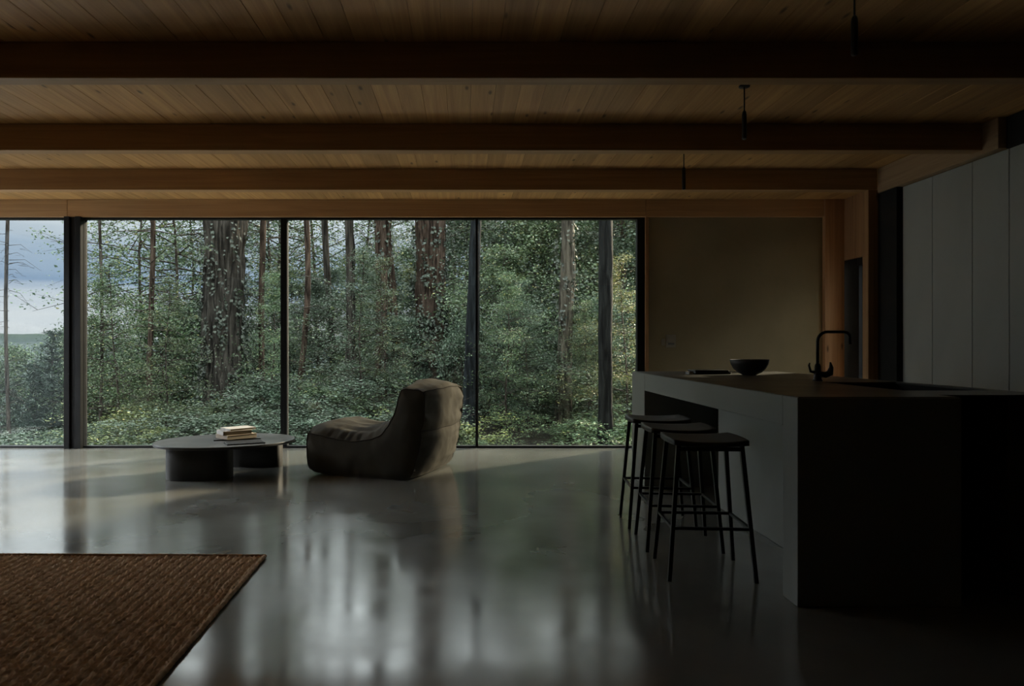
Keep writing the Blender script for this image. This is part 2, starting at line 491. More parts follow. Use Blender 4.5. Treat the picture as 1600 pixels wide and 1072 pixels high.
# corner glazing on the left side, outside the picture
w5 = empty('window_5', (XL - 0.06, 6.55, 0), 'corner window on the left side, outside the picture', kind='structure')
box('sill_rail', XL - 0.1, XL - 0.02, 5.7, 7.9, 0, 0.03, M['steel'], w5, 0.002)
box('head_rail', XL - 0.1, XL - 0.02, 5.7, 7.9, ZB - 0.02, ZC + 0.03, M['steel'], w5, 0.002)
box('stile', XL - 0.1, XL - 0.02, 5.7, 5.74, 0.03, ZB - 0.02, M['steel'], w5, 0.002)
box('stile', XL - 0.1, XL - 0.02, 7.9, 7.98, 0.03, ZB - 0.02, M['steel'], w5, 0.002)
box('pane', XL - 0.064, XL - 0.056, 5.74, 7.9, 0.03, ZB - 0.02, M['glass_clear'], w5)
# added pale slabs, unseen below the sill, bounce skylight up to the ceiling
te = box('bounce_slab', XL - 1.6, 4.2, 8.06, 8.95, -0.4, -0.17, M['bounce_slab']); tag(te, 'added unseen pale strip below the window sill, bounces light inside', kind='structure')
te = box('bounce_slab', XL - 1.6, XL - 0.14, 4.4, 8.06, -0.4, -0.17, M['bounce_slab']); tag(te, 'added unseen pale strip at the left house corner, bounces light inside', kind='structure')
# thick steel post
tp = empty('trim_4', (-4.385, 7.9, 0), 'thick dark steel post between the left windows', kind='structure')
box('web', -4.452, -4.318, 7.86, 7.99, 0, ZB, M['steel'], tp, 0.003)
box('flange', -4.478, -4.415, 7.835, 7.90, 0, ZB, M['steel'], tp, 0.003)
box('flange', -4.355, -4.292, 7.835, 7.90, 0, ZB, M['steel'], tp, 0.003)

# ------------------------------------------------------------------ tall cabinets
cabs = [(5.837, 6.231, 'tall dark cabinet door nearest the wooden post'), (5.377, 5.835, 'second tall dark cabinet from the wooden post'),
        (5.011, 5.375, 'third tall dark cabinet from the wooden post'), (4.55, 5.009, 'fourth tall dark cabinet, at the right picture edge')]
for y0, y1, lab in cabs:
    c = empty('tall_cabinet', (4.17, (y0 + y1) / 2, 0), lab, 'cabinet', 'tall graphite cabinets along the right wall')
    box('body', 3.891, 4.475, y0 + 0.001, y1 - 0.001, 0.06, ZB - 0.035, M['cab_dark'], c)
    box('door', 3.866, 3.889, y0 + 0.0015, y1 - 0.0015, 0.07, ZB - 0.035, M['cab'], c, 0.0015)
    box('plinth', 3.93, 4.475, y0 + 0.001, y1 - 0.001, 0, 0.06, M['cab_dark'], c)

# ------------------------------------------------------------------ kitchen island
isl = empty('kitchen_island', (1.82, 4.64, 0), 'long graphite kitchen island with open knee recess on the stool side', 'kitchen island')
IX0, IX1, IX2 = 1.457, 2.18, 2.73
IY0, IY1, IY2 = 3.094, 6.18, 3.35
ZT = 0.923
ZA = 0.782
box('apron', IX0, IX1, IY0 + 0.147, 5.745, ZA, ZT - 0.003, M['island'], isl, 0.005, 2)
box('end_panel', IX0, IX1, IY0, IY0 + 0.145, 0, ZT - 0.003, M['island_end'], isl, 0.005, 2)
box('end_panel', IX0, IX1, 5.747, IY1, 0, ZT - 0.003, M['island'], isl, 0.005, 2)
box('back_panel', 1.80, 1.83, IY0 + 0.147, 5.02, 0, ZA, M['island'], isl, 0.002)
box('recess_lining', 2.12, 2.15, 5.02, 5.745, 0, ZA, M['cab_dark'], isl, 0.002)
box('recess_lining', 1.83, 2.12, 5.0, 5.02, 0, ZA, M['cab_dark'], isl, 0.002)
box('body', 2.19, IX2 - 0.02, IY2 + 0.12, IY1 - 0.01, 0.08, 0.62, M['cab_dark'], isl)
box('rear_panel', IX2 - 0.018, IX2 - 0.004, IY2 + 0.11, IY1 - 0.01, 0.08, ZT - 0.009, M['cab_dark'], isl)
box('end_board', 2.19, IX2 - 0.02, IY2 + 0.105, IY2 + 0.118, 0.0, ZT - 0.009, M['cab_dark'], isl)
box('plinth', 2.22, IX2 - 0.06, IY2 + 0.16, IY1 - 0.04, 0, 0.08, M['cab_dark'], isl)
box('side_panel', 2.49, IX2, 3.24, IY2 + 0.10, 0, ZT - 0.008, M['brown_panel'], isl, 0.006, 2)
def worktop():
    # stepped sheet with a hole for the sink, 8 mm thick
    sx0, sx1, sy0, sy1 = 2.22, 2.66, 3.56, 4.36
    xs = [IX0 + 0.006, IX1, sx0, sx1, IX2 + 0.004]
    ys = [IY0 + 0.006, 3.236, sy0, sy1, IY1 + 0.002]
    bm = bmesh.new()
    vs = {}
    def V(i, j):
        if (i, j) not in vs: vs[(i, j)] = bm.verts.new((xs[i], ys[j], ZT - 0.008))
        return vs[(i, j)]
    fs = []
    for i in range(4):
        for j in range(4):
            if i == 2 and j == 2: continue
            if i > 0 and j == 0: continue
            fs.append(bm.faces.new([V(i, j), V(i + 1, j), V(i + 1, j + 1), V(i, j + 1)]))
    r = bmesh.ops.extrude_face_region(bm, geom=fs)
    for g in r['geom']:
        if isinstance(g, bmesh.types.BMVert): g.co.z = ZT
    es = [e for e in bm.edges if e.is_manifold and abs(e.calc_face_angle(0)) > 1.0 and e.verts[0].co.z > ZT - 1e-4 and e.verts[1].co.z > ZT - 1e-4]
    bmesh.ops.bevel(bm, geom=es, offset=0.003, segments=2, affect='EDGES')
    for v in bm.verts: v.co -= isl.location
    bm_obj('worktop', bm, M['worktop'], isl)
    bm = bmesh.new()
    o = empty_box(sx0, sx1, sy0, sy1)
def empty_box(x0, x1, y0, y1):
    z1, z0, t = ZT - 0.008, 0.70, 0.006
    V = [(x0, y0, z1), (x1, y0, z1), (x1, y1, z1), (x0, y1, z1), (x0, y0, z0), (x1, y0, z0), (x1, y1, z0), (x0, y1, z0),
         (x0 - t, y0 - t, z1), (x1 + t, y0 - t, z1), (x1 + t, y1 + t, z1), (x0 - t, y1 + t, z1), (x0 - t, y0 - t, z0 - t), (x1 + t, y0 - t, z0 - t), (x1 + t, y1 + t, z0 - t), (x0 - t, y1 + t, z0 - t)]
    F = [(0, 4, 5, 1), (1, 5, 6, 2), (2, 6, 7, 3), (3, 7, 4, 0), (4, 7, 6, 5), (8, 9, 13, 12), (9, 10, 14, 13), (10, 11, 15, 14), (11, 8, 12, 15), (12, 13, 14, 15),
         (0, 1, 9, 8), (1, 2, 10, 9), (2, 3, 11, 10), (3, 0, 8, 11)]
    V = [Vector(v) - isl.location for v in V]
    return mesh_obj('sink', V, F, M['sink'], isl)
worktop()

# faucet
fx, fy = 2.268, 4.54
fc = empty('kitchen_faucet', (fx, fy, ZT), 'slim black faucet with bent spout standing on the island', 'faucet')
fb = lathe('base', [(0.030, 0), (0.030, 0.006), (0.024, 0.010), (0.021, 0.05), (0.019, 0.095), (0.013, 0.11)], M['black'], fc, 20)
pts = [(0, 0, 0.10), (0, 0, 0.24)]
for a in range(0, 91, 15):
    t = math.radians(a); pts.append((0.06 * (1 - math.cos(t)), -0.006 * (1 - math.cos(t)), 0.255 + 0.06 * math.sin(t)))
pts += [(0.16, -0.02, 0.315)]
for a in range(15, 91, 15):
    t = math.radians(a); pts.append((0.16 + 0.035 * math.sin(t), -0.022, 0.28 + 0.035 * math.cos(t)))
pts += [(0.196, -0.024, 0.235)]
tube('spout', pts, 0.0095, M['black'], fc, 12)
tube('lever', [(-0.015, 0, 0.055), (-0.045, 0.0, 0.06), (-0.056, 0.0, 0.10), (-0.050, 0, 0.115)], [0.011, 0.009, 0.006, 0.004], M['black'], fb, 8)
tube('spray_holder', [(0.012, 0, 0.045), (0.05, 0, 0.038), (0.08, 0, 0.05), (0.088, 0, 0.085), (0.082, 0, 0.12)], [0.018, 0.021, 0.022, 0.014, 0.005], M['black'], fc, 10)

# bowl
bowl_prof = [(0.05, 0.0), (0.055, 0.004), (0.09, 0.022), (0.118, 0.05), (0.136, 0.085), (0.143, 0.118), (0.140, 0.120), (0.134, 0.112), (0.124, 0.08), (0.105, 0.05), (0.07, 0.028), (0.02, 0.02)]
bw = lathe('bowl', bowl_prof, M['bowl'], None, 48, (2.187, 5.43, ZT)); tag(bw, 'dark stoneware bowl standing on the island worktop', 'bowl')
# notebook stack
nb = empty('notebook', (1.965, 5.66, ZT), 'black notebook lying closed on the far island worktop', 'notebook', rz=0.05)
box('cover', -0.155, 0.13, -0.09, 0.09, 0.0, 0.014, M['black'], nb, 0.002, local=True)
box('page_block', -0.15, 0.12, -0.085, 0.085, 0.014, 0.022, M['drum'], nb, local=True)
box('cover', -0.155, 0.115, -0.09, 0.09, 0.022, 0.032, M['black'], nb, 0.002, local=True)
ck = empty('card_case', (1.79, 5.62, ZT), 'small pale metal card case beside the black notebook', 'card case', rz=0.2)
box('body', -0.025, 0.012, -0.03, 0.03, 0.0, 0.012, M['paper'], ck, 0.002, local=True)
box('lid', -0.022, 0.012, -0.028, 0.028, 0.012, 0.020, M['plate'], ck, 0.002, local=True)

# wall switches
for px0, px1, py0, py1, lab in ((1041, 1056, 523, 543, 'larger pale wall switch panel on the plaster wall'), (1034, 1039, 529, 540, 'small slim wall socket left of the switch panel')):
    a = P(px0, py1, 7.89); b = P(px1, py0, 7.89)
    s = empty('wall_switch', ((a.x + b.x) / 2, 7.90, a.z), lab, 'wall switch')
    box('plate', a.x, b.x, 7.888, 7.90, a.z, b.z, M['plate'], s, 0.002)
    mz = (a.z + b.z) / 2
    if px1 - px0 > 8:
        box('rocker', a.x + 0.012, b.x - 0.012, 7.883, 7.888, mz - 0.005, b.z - 0.015, M['plate'], s, 0.001)
        box('display', a.x + 0.02, b.x - 0.02, 7.884, 7.888, a.z + 0.03, mz - 0.02, M['lens'], s, 0.001)
    else:
        box('rocker', a.x + 0.006, b.x - 0.006, 7.884, 7.888, a.z + 0.01, b.z - 0.01, M['plate'], s, 0.001)

# ------------------------------------------------------------------ bar stools
def make_stool():
    r = empty('bar_stool', (0, 0, 0))
    # saddle seat
    nx, ny = 22, 18
    wx, wy, t = 0.385, 0.37, 0.028
    V, F = [], []
    def sq(u, p=5.0):
        return u
    top = {}
    for s in (0, 1):
        for j in range(ny + 1):
            for i in range(nx + 1):
                u = -1 + 2 * i / nx; v = -1 + 2 * j / ny
                # rounded rectangle mapping
                k = 1 - 0.075 * (u * u) * (v * v)
                X, Y = u * wx / 2 * k, v * wy / 2 * k
                edge = max(abs(u), abs(v))
                z = 0.690 - 0.020 * (1 - min(1, abs(u) ** 2.2)) * (0.55 + 0.45 * (1 - abs(v) ** 2)) if s else 0.690 - t - 0.006 * (1 - abs(u) ** 2)
                if s and edge > 0.93: z -= 0.004
                V.append((X, Y, z))
    n0 = (nx + 1) * (ny + 1)
    idx = lambda s, i, j: s * n0 + j * (nx + 1) + i
    for j in range(ny):
        for i in range(nx):
            F.append((idx(1, i, j), idx(1, i + 1, j), idx(1, i + 1, j + 1), idx(1, i, j + 1)))
            F.append((idx(0, i, j), idx(0, i, j + 1), idx(0, i + 1, j + 1), idx(0, i + 1, j)))
    for i in range(nx):
        F.append((idx(0, i, 0), idx(0, i + 1, 0), idx(1, i + 1, 0), idx(1, i, 0)))
        F.append((idx(0, i, ny), idx(1, i, ny), idx(1, i + 1, ny), idx(0, i + 1, ny)))
    for j in range(ny):
        F.append((idx(0, 0, j), idx(1, 0, j), idx(1, 0, j + 1), idx(0, 0, j + 1)))
        F.append((idx(0, nx, j), idx(0, nx, j + 1), idx(1, nx, j + 1), idx(1, nx, j)))
    mesh_obj('seat', V, F, M['seat'], r, True)
    feet, tops = {}, {}
    for sx in (-1, 1):
        for sy in (-1, 1):
            feet[(sx, sy)] = Vector((sx * 0.207, sy * 0.185, 0.0)); tops[(sx, sy)] = Vector((sx * 0.152, sy * 0.135, 0.664))
            bar('leg', tops[(sx, sy)], feet[(sx, sy)], 0.021, 0.021, M['black'], r, 0.018)
    q = 0.255 / 0.664
    at = {k_: feet[k_].lerp(tops[k_], q) for k_ in feet}
    for a, b in (((-1, -1), (1, -1)), ((1, -1), (1, 1)), ((1, 1), (-1, 1)), ((-1, 1), (-1, -1))):
        bar('footrest', at[a], at[b], 0.014, 0.014, M['black'], r)
    q = 0.640 / 0.664
    at = {k_: feet[k_].lerp(tops[k_], q) for k_ in feet}
    for a, b in (((-1, -1), (1, -1)), ((1, 1), (-1, 1))):
        bar('seat_rail', at[a], at[b], 0.014, 0.02, M['black'], r)
    return r
def copy_tree(o, parent=None):
    c = o.copy(); link(c, parent)
    for ch in o.children: copy_tree(ch, c)
    return c
st = make_stool()
stools = [(1.212, 3.605, 'nearest black bar stool, closest to the camera at the island'), (1.228, 4.09, 'middle black bar stool of the three at the island'),
          (1.243, 4.585, 'farthest black bar stool, nearest to the window glass')]
for i, (x, y, lab) in enumerate(stools):
    o = st if i == 0 else copy_tree(st)
    o.location = (x, y, 0); o.rotation_euler = (0, 0, math.radians(-4))
    tag(o, lab, 'bar stool', 'black bar stools along the kitchen island')

# ------------------------------------------------------------------ pendant lamps
for i, (px, zb, lab) in enumerate(((1335, 2.455, 'nearest slim black pendant, cut by the picture top'), (1163, 2.445, 'middle slim black pendant hanging between the first two beams'),
                                   (1068.5, 2.40, 'farthest slim black pendant hanging before the third beam'))):
    X = 1.75; Y = X * FPX / (px - CX)
    p = empty('pendant_lamp', (X, Y, zb), lab, 'pendant lamp', 'slim tube pendants above the island')
    H = ZC - zb
    shd = lathe('shade', [(0.010, 0.002), (0.0135, 0.004), (0.0145, 0.012), (0.0145, 0.155), (0.012, 0.172), (0.006, 0.182)], M['black'], p, 16)
    lathe('lens', [(0.004, 0.0), (0.0095, 0.001), (0.0095, 0.006)], M['lens'], shd, 14)
    tube('cord', [(0, 0, 0.18), (0, 0, H - 0.004)], 0.0045, M['black'], p, 8)
    lathe('ceiling_plate', [(0.032, H - 0.010), (0.034, H - 0.006), (0.034, H - 0.0005)], M['black'], p, 20)

# ------------------------------------------------------------------ coffee table
ct = empty('coffee_table', (-2.16, 6.34, 0), 'low dark oval coffee table on two curved drum legs', 'coffee table')
def superellipse(cx, cy, a, b, p, rot, n=72):
    out = []
    for k_ in range(n):
        t = 2 * math.pi * k_ / n
        c, s = math.cos(t), math.sin(t)
        x = a * math.copysign(abs(c) ** (2 / p), c); y = b * math.copysign(abs(s) ** (2 / p), s)
        out.append((cx + x * math.cos(rot) - y * math.sin(rot), cy + x * math.sin(rot) + y * math.cos(rot)))
    return out
prism('table_top', superellipse(0, 0, 0.605, 0.47, 2.1, 0.35, 96), 0.275, 0.300, M['table'], ct, 0.006)
prism('drum_leg', superellipse(-0.16, -0.20, 0.278, 0.19, 2.5, 0.0, 72), 0.0, 0.275, M['drum'], ct, 0.003, False)
prism('drum_leg', superellipse(0.15, 0.44 - 0.04, 0.25, 0.11, 3.5, -0.05, 72), 0.0, 0.275, M['drum'], ct, 0.003, False)
for c in ct.children:
    if c.name.startswith('drum_leg'):
        for p_ in c.data.polygons: p_.use_smooth = abs(p_.normal.z) < 0.5
# books
def book(x, y, z, w, d, h, rz, cover, lab, name='book'):
    b = empty(name, (x, y, z), lab, 'book', 'books on the coffee table', rz)
    box('cover', -w / 2, w / 2, -d / 2, d / 2, 0, 0.003, cover, b, 0.0008, local=True)
    box('page_block', -w / 2 + 0.002, w / 2 - 0.004, -d / 2 + 0.004, d / 2 - 0.004, 0.003, h - 0.003, M['pages'], b, local=True)
    box('cover', -w / 2, w / 2, -d / 2, d / 2, h - 0.003, h, cover, b, 0.0008, local=True)
    box('spine', -w / 2 - 0.003, -w / 2, -d / 2, d / 2, 0, h, cover, b, 0.0008, local=True)
    return b
book(-2.10, 6.46, 0.3002, 0.40, 0.26, 0.008, 0.35, M['black'], 'thin black magazine under the book stack on the coffee table', 'magazine')
book(-2.10, 6.45, 0.3085, 0.29, 0.22, 0.036, 0.80, M['beige'], 'beige book at the bottom of the stack on the coffee table')
book(-2.12, 6.45, 0.3448, 0.26, 0.20, 0.034, 0.62, M['paper'], 'pale book in the middle of the coffee table stack')
book(-2.09, 6.47, 0.3791, 0.25, 0.19, 0.020, 0.78, M['paper'], 'white book lying topmost on the coffee table stack')
tb = empty('tablet', (-1.93, 6.14, 0.3002), 'flat black tablet lying alone on the coffee table', 'tablet', rz=0.45)
box('body', -0.16, 0.16, -0.10, 0.10, 0, 0.010, M['black'], tb, 0.004, 2, local=True)
box('screen', -0.15, 0.15, -0.09, 0.09, 0.0101, 0.0112, M['sink'], tb, local=True)

# ------------------------------------------------------------------ lounge chair
M['fabric'] = noise_mat('taupe_canvas', (0.050, 0.045, 0.034), (0.068, 0.061, 0.046), (1, 1, 1), 5, 8, (0.9, 0.9), 0.25, 0.003, spec=0.15, bscale=420)
M['fabric_dark'] = noise_mat('taupe_canvas_piping', (0.030, 0.026, 0.020), (0.045, 0.039, 0.030), (1, 1, 1), 30, 4, (0.9, 0.9), spec=0.1)
def lounge_chair():
    A = Vector((-1.426, 6.325, 0)); rz = math.atan2(-0.355, 0.976)
    r = empty('lounge_chair', A, 'taupe canvas lounge chair with high soft backrest', 'lounge chair', rz=rz)
    WID = 0.93
    # side profile in (u, z); segment name for the part that starts at the point
    key = [(0.02, 0.035, 'front'), (0.0, 0.10, 'front'), (0.0, 0.22, 'front'), (-0.003, 0.33, 'front'), (-0.004, 0.372, 'seat'),
           (0.15, 0.345, 'seat'), (0.30, 0.322, 'seat'), (0.48, 0.308, 'seat'), (0.62, 0.325, 'seat'), (0.735, 0.375, 'seat'), (0.80, 0.44, 'backrest'),
           (0.855, 0.54, 'backrest'), (0.89, 0.65, 'backrest'), (0.905, 0.74, 'backrest'), (0.922, 0.790, 'headrest'), (1.02, 0.775, 'headrest'),
           (1.10, 0.768, 'headrest'), (1.148, 0.765, 'upper_back'), (1.150, 0.70, 'upper_back'), (1.142, 0.56, 'upper_back'), (1.13, 0.42, 'lower_back'),
           (1.095, 0.26, 'lower_back'), (1.055, 0.12, 'lower_back'), (1.03, 0.02, 'base'), (1.0, 0.004, 'base'), (0.5, 0.0, 'base'), (0.06, 0.015, 'base')]
    # resample with straight segments, then soften everything but the sewn corners
    corner = {4, 14, 17, 23, 0}
    prof, seg, keep = [], [], []
    K = len(key)
    for i in range(K):
        p1, p2 = key[i], key[(i + 1) % K]
        m = max(2, int(math.hypot(p2[0] - p1[0], p2[1] - p1[1]) / 0.016))
        for j in range(m):
            t = j / m
            prof.append((p1[0] + (p2[0] - p1[0]) * t, p1[1] + (p2[1] - p1[1]) * t)); seg.append(p1[2]); keep.append(j == 0 and i in corner)
    for it in range(14):
        prof = [prof[i] if keep[i] else tuple((prof[i - 1][c] + 2 * prof[i][c] + prof[(i + 1) % len(prof)][c]) / 4 for c in (0, 1)) for i in range(len(prof))]
    NP = len(prof)
    nrm = []
    for i in range(NP):
        a, b = prof[i - 1], prof[(i + 1) % NP]
        d = Vector((b[0] - a[0], b[1] - a[1])).normalized()
        nrm.append((-d[1], d[0]))
    puff = {'front': 0.03, 'seat': 0.115, 'backrest': 0.055, 'headrest': 0.03, 'upper_back': 0.022, 'lower_back': 0.05, 'base': 0.0}
    # smooth puff along the profile, dipping at the seams between panels
    raw = [puff[s] for s in seg]
    pf = []
    for i in range(NP):
        w = 7
        pf.append(sum(raw[(i + d) % NP] for d in range(-w, w + 1)) / (2 * w + 1))
    seam = [0.0] * NP
    for i in range(NP):
        if seg[i] != seg[i - 1] and not (seg[i] == 'backrest' and seg[i - 1] == 'seat'):
            for d in range(-6, 7):
                seam[(i + d) % NP] = max(seam[(i + d) % NP], math.exp(-(d / 2.0) ** 2))
    NV = 72
    grid = []
    for j in range(NV + 1):
        v = j / NV
        e = 1 - abs(2 * v - 1) ** 3.2
        row = []
        for i in range(NP):
            u, z = prof[i]; n = nrm[i]
            off = pf[i] * e
            if seg[i] == 'headrest' or (seg[i] == 'backrest' and z > 0.7):
                off += 0.028 * math.exp(-((v - 0.62) / 0.28) ** 2) - 0.022 * math.exp(-((v - 0.20) / 0.12) ** 2)
            if seg[i] != 'base':
                # pulls running away from the side seams, plus slow undulation and tufts across the seat
                side = math.exp(-min(v, 1 - v) / 0.13) * (1 - math.exp(-min(v, 1 - v) / 0.015))
                s_arc = i * 0.016
                f1 = noise.noise(Vector((s_arc * 14, v * 3.0, 3.1)))
                f2 = noise.noise(Vector((s_arc * 32, v * 5.0, 9.7)))
                off += 0.034 * side * f1 + 0.018 * side * f2
                off += 0.010 * noise.noise(Vector((u * 6, v * 6, z * 6))) + 0.004 * noise.noise(Vector((u * 17, v * 14, z * 17)))
                if seg[i] == 'seat':
                    off -= 0.022 * abs(math.sin(math.pi * v * 3)) ** 8 * math.exp(-((u - 0.55) / 0.22) ** 2) * e
                    off -= 0.010 * max(0, noise.noise(Vector((u * 3.0, v * 16.0, 1.7)))) * e
            off -= 0.014 * seam[i]
            zz = z + n[1] * off
            if zz < 0: zz = 0.0
            # the far side leans in slightly towards the top
            vv = v * WID + 0.03 * math.sin(math.pi * 2 * (v - 0.5)) * 0
            row.append(Vector((u + n[0] * off, vv * (1 - 0.045 * max(0, zz - 0.35)), zz)))
        grid.append(row)
    names = []
    for s in seg:
        if s not in names: names.append(s)
    for s in names:
        ids = [i for i in range(NP) if seg[i] == s]
        ids = ids + [(ids[-1] + 1) % NP]
        V = [grid[j][i] for j in range(NV + 1) for i in ids]
        k_ = len(ids)
        F = [(j * k_ + i, j * k_ + i + 1, (j + 1) * k_ + i + 1, (j + 1) * k_ + i) for j in range(NV) for i in range(k_ - 1)]
        mesh_obj({'front': 'front_panel', 'seat': 'seat', 'backrest': 'backrest', 'headrest': 'headrest', 'upper_back': 'upper_back_panel', 'lower_back': 'lower_back_panel', 'base': 'base_panel'}[s], V, F, M['fabric'], r, True)
    # side panels: the profile filled with a fine triangulation that bulges a little outwards
    from mathutils.geometry import delaunay_2d_cdt
    for side, j, sgn in ((0, 0, -1), (1, NV, 1)):
        ring = grid[j]
        P2 = [Vector((p.x, p.z)) for p in ring]
        arr = np.array([(p.x, p.y) for p in P2])
        inner = []
        for gx in np.arange(-0.02, 1.25, 0.017):
            for gzz in np.arange(0.0, 0.85, 0.017):
                d = np.hypot(arr[:, 0] - gx, arr[:, 1] - gzz)
                if d.min() < 0.012: continue
                # even-odd inside test
                ins = False
                for i in range(NP):
                    x1, y1 = arr[i - 1]; x2, y2 = arr[i]
                    if (y1 > gzz) != (y2 > gzz) and gx < (x2 - x1) * (gzz - y1) / (y2 - y1) + x1: ins = not ins
                if ins: inner.append(Vector((gx, gzz)))
        vo, eo, fo, *_ = delaunay_2d_cdt(P2 + inner, [], [list(range(NP))], 1, 1e-5)
        ymid = ring[0].y
        V = []
        for p in vo:
            d = float(np.hypot(arr[:, 0] - p.x, arr[:, 1] - p.y).min())
            k0 = int(np.hypot(arr[:, 0] - p.x, arr[:, 1] - p.y).argmin())
            bl = 0.040 * (1 - math.exp(-d / 0.09)) + 0.010 * noise.noise(Vector((p.x * 6, p.y * 6, side * 7.0))) * min(1, d * 15)
            bl += 0.014 * noise.noise(Vector((k0 * 0.34, d * 6, 5.0))) * math.exp(-d / 0.06) * min(1, d / 0.015)
            V.append((p.x, ring[k0].y + sgn * bl, p.y))
        sp_ = mesh_obj('side_panel', V, [tuple(f) for f in fo], M['fabric'], r, True)
        pr = [ring[i] + Vector((0, sgn * 0.002, 0)) for i in range(NP) if seg[i] != 'base']
        tube('piping', pr, 0.0045, M['fabric_dark'], sp_, 6)
    i0 = next(i for i in range(NP) if seg[i] == 'lower_back')
    tube('back_seam', [grid[j][i0] + Vector((0.002, 0, 0)) for j in range(NV + 1)], 0.004, M['fabric_dark'], r, 6)
    i0 = next(i for i in range(NP) if seg[i] == 'upper_back')
    tube('top_seam', [grid[j][i0] + Vector((0.002, 0, 0)) for j in range(NV + 1)], 0.004, M['fabric_dark'], r, 6)
    # small fabric tag at the foot of the near back corner
    tgp = grid[2][next(i for i in range(NP) if seg[i] == 'base') - 3]
    o = box('fabric_tag', tgp.x - 0.004, tgp.x + 0.012, tgp.y - 0.006, tgp.y - 0.002, tgp.z + 0.01, tgp.z + 0.035, M['paper'], r, 0.0005, local=True)
    return r
lounge_chair()

# ------------------------------------------------------------------ rug
def rug():
    m, t, b = mat('jute_braid', (0.2, 0.12, 0.06), 0.9, 0, 0.15)
    n, l = t.nodes.new, t.links.new
    co = n('ShaderNodeTexCoord')
    mp_ = n('ShaderNodeMapping'); mp_.inputs['Scale'].default_value = (50, 25, 1)
    l(co.outputs['Object'], mp_.inputs[0])
    tx = n('ShaderNodeTexNoise'); tx.inputs['Scale'].default_value = 1; tx.inputs['Detail'].default_value = 5
    l(mp_.outputs[0], tx.inputs['Vector'])
    rp = n('ShaderNodeValToRGB')
    rp.color_ramp.elements[0].position = 0.3; rp.color_ramp.elements[0].color = (0.36, 0.235, 0.135, 1)
    rp.color_ramp.elements[1].position = 0.7; rp.color_ramp.elements[1].color = (0.76, 0.54, 0.35, 1)
    l(tx.outputs['Fac'], rp.inputs[0]); l(rp.outputs[0], b.inputs['Base Color'])
    r = empty('woven_rug', (-1.094, 3.81, 0), 'brown braided jute rug lying on the near left floor', 'rug')
    Wd, Ln = 2.35, 2.6
    s = np.arange(0, Wd, 0.003); q = np.arange(0, Ln, 0.006)
    S, Q = np.meshgrid(s, q)
    pitch = 0.0235
    wob = 0.004 * np.sin(Q * 9 + 1.3) + 0.003 * np.sin(Q * 23 + S * 4)
    rowf = (S + wob) / pitch
    row = np.floor(rowf); f = rowf - row - 0.5
    ph = np.modf(np.sin(row * 12.9898) * 43758.5453)[0]
    prof = np.sqrt(np.clip(1 - (2 * f) ** 2, 0, 1))
    tw = 0.5 + 0.5 * np.sin(2 * np.pi * (Q / 0.044 + f * 0.9 * np.where(row % 2 == 0, 1, -1) + ph * 3 + 0.25 * np.sin(Q * 40 + row)))
    H = 0.003 + 0.0125 * prof * (0.35 + 0.65 * tw)
    H += 0.0016 * np.sin(S * 5 + Q * 3)
    X = (Q * 0.0273) - S; Y = -Q + 0.0138 * S
    V = np.stack([X, Y, H], -1).reshape(-1, 3)
    ni, nj = S.shape
    I = np.arange(ni * nj).reshape(ni, nj)
    F = np.stack([I[:-1, :-1], I[1:, :-1], I[1:, 1:], I[:-1, 1:]], -1).reshape(-1, 4)
    F = F[:, ::-1] if False else F
    me = np_mesh('braid_field', V, F, True); me.materials.append(m)
    o = link(bpy.data.objects.new('braid_field', me), r); o['kind'] = 'stuff'
    # underside mat and twisted border ropes
    box('backing', -Wd, 0.0, -Ln, 0.0, 0.0, 0.004, m, r, local=True)
    def rope(p0, p1, rad, nm):
        p0, p1 = Vector(p0), Vector(p1); n_ = int((p1 - p0).length / 0.008)
        pts = [p0.lerp(p1, k_ / n_) + Vector((0.0012 * math.sin(k_ * 0.31), 0.0012 * math.cos(k_ * 0.27), 0)) for k_ in range(n_ + 1)]
        tube(nm, pts, [rad * (1 + 0.10 * math.sin(k_ * 1.7)) for k_ in range(n_ + 1)], m, r, 8)
    rope((0.004, 0.004, 0.010), (0.004 + Ln * 0.0273, -Ln, 0.010), 0.0105, 'border_rope')
    rope((0.006, 0.004, 0.010), (-Wd, 0.004 + 0.0138 * Wd, 0.010), 0.0095, 'border_rope')
rug()

# ================================================================== outside
def gz(x, y):
    """Forest ground: nearly level on the right, falling into a valley on the left."""
    z = -0.75 + 0.085 * max(0.0, y - 9.0)
    z = min(z, 0.9)
    s = min(1, max(0, (-3.0 - x) / 9.0)); s = s * s * (3 - 2 * s)
    z -= s * (0.6 + 0.22 * max(0, y - 8.0))
    z += 0.10 * noise.noise(Vector((x * 0.4, y * 0.4, 0))) + 0.05 * noise.noise(Vector((x * 1.3, y * 1.3, 4)))
    return z
M['soil'] = noise_mat('leaf_litter_soil', (0.007, 0.007, 0.005), (0.022, 0.020, 0.013), (1, 1, 1), 7, 9, (0.9, 0.9), 0.6, 0.04, spec=0.15)
xs = np.concatenate([np.arange(-60, -20, 2.0), np.arange(-20, 14, 0.5), np.arange(14, 40, 2.0)]); ys = np.concatenate([np.arange(8.06, 26, 0.45), np.arange(26, 72, 2.0)])
V = [(x, y, gz(x, y)) for y in ys for x in xs]
nx_ = len(xs)
F = [(j * nx_ + i, j * nx_ + i + 1, (j + 1) * nx_ + i + 1, (j + 1) * nx_ + i) for j in range(len(ys) - 1) for i in range(nx_ - 1)]
g = mesh_obj('forest_ground', V, F, M['soil'], None, True); tag(g, 'dark forest floor with leaf litter beyond the glass', kind='structure')

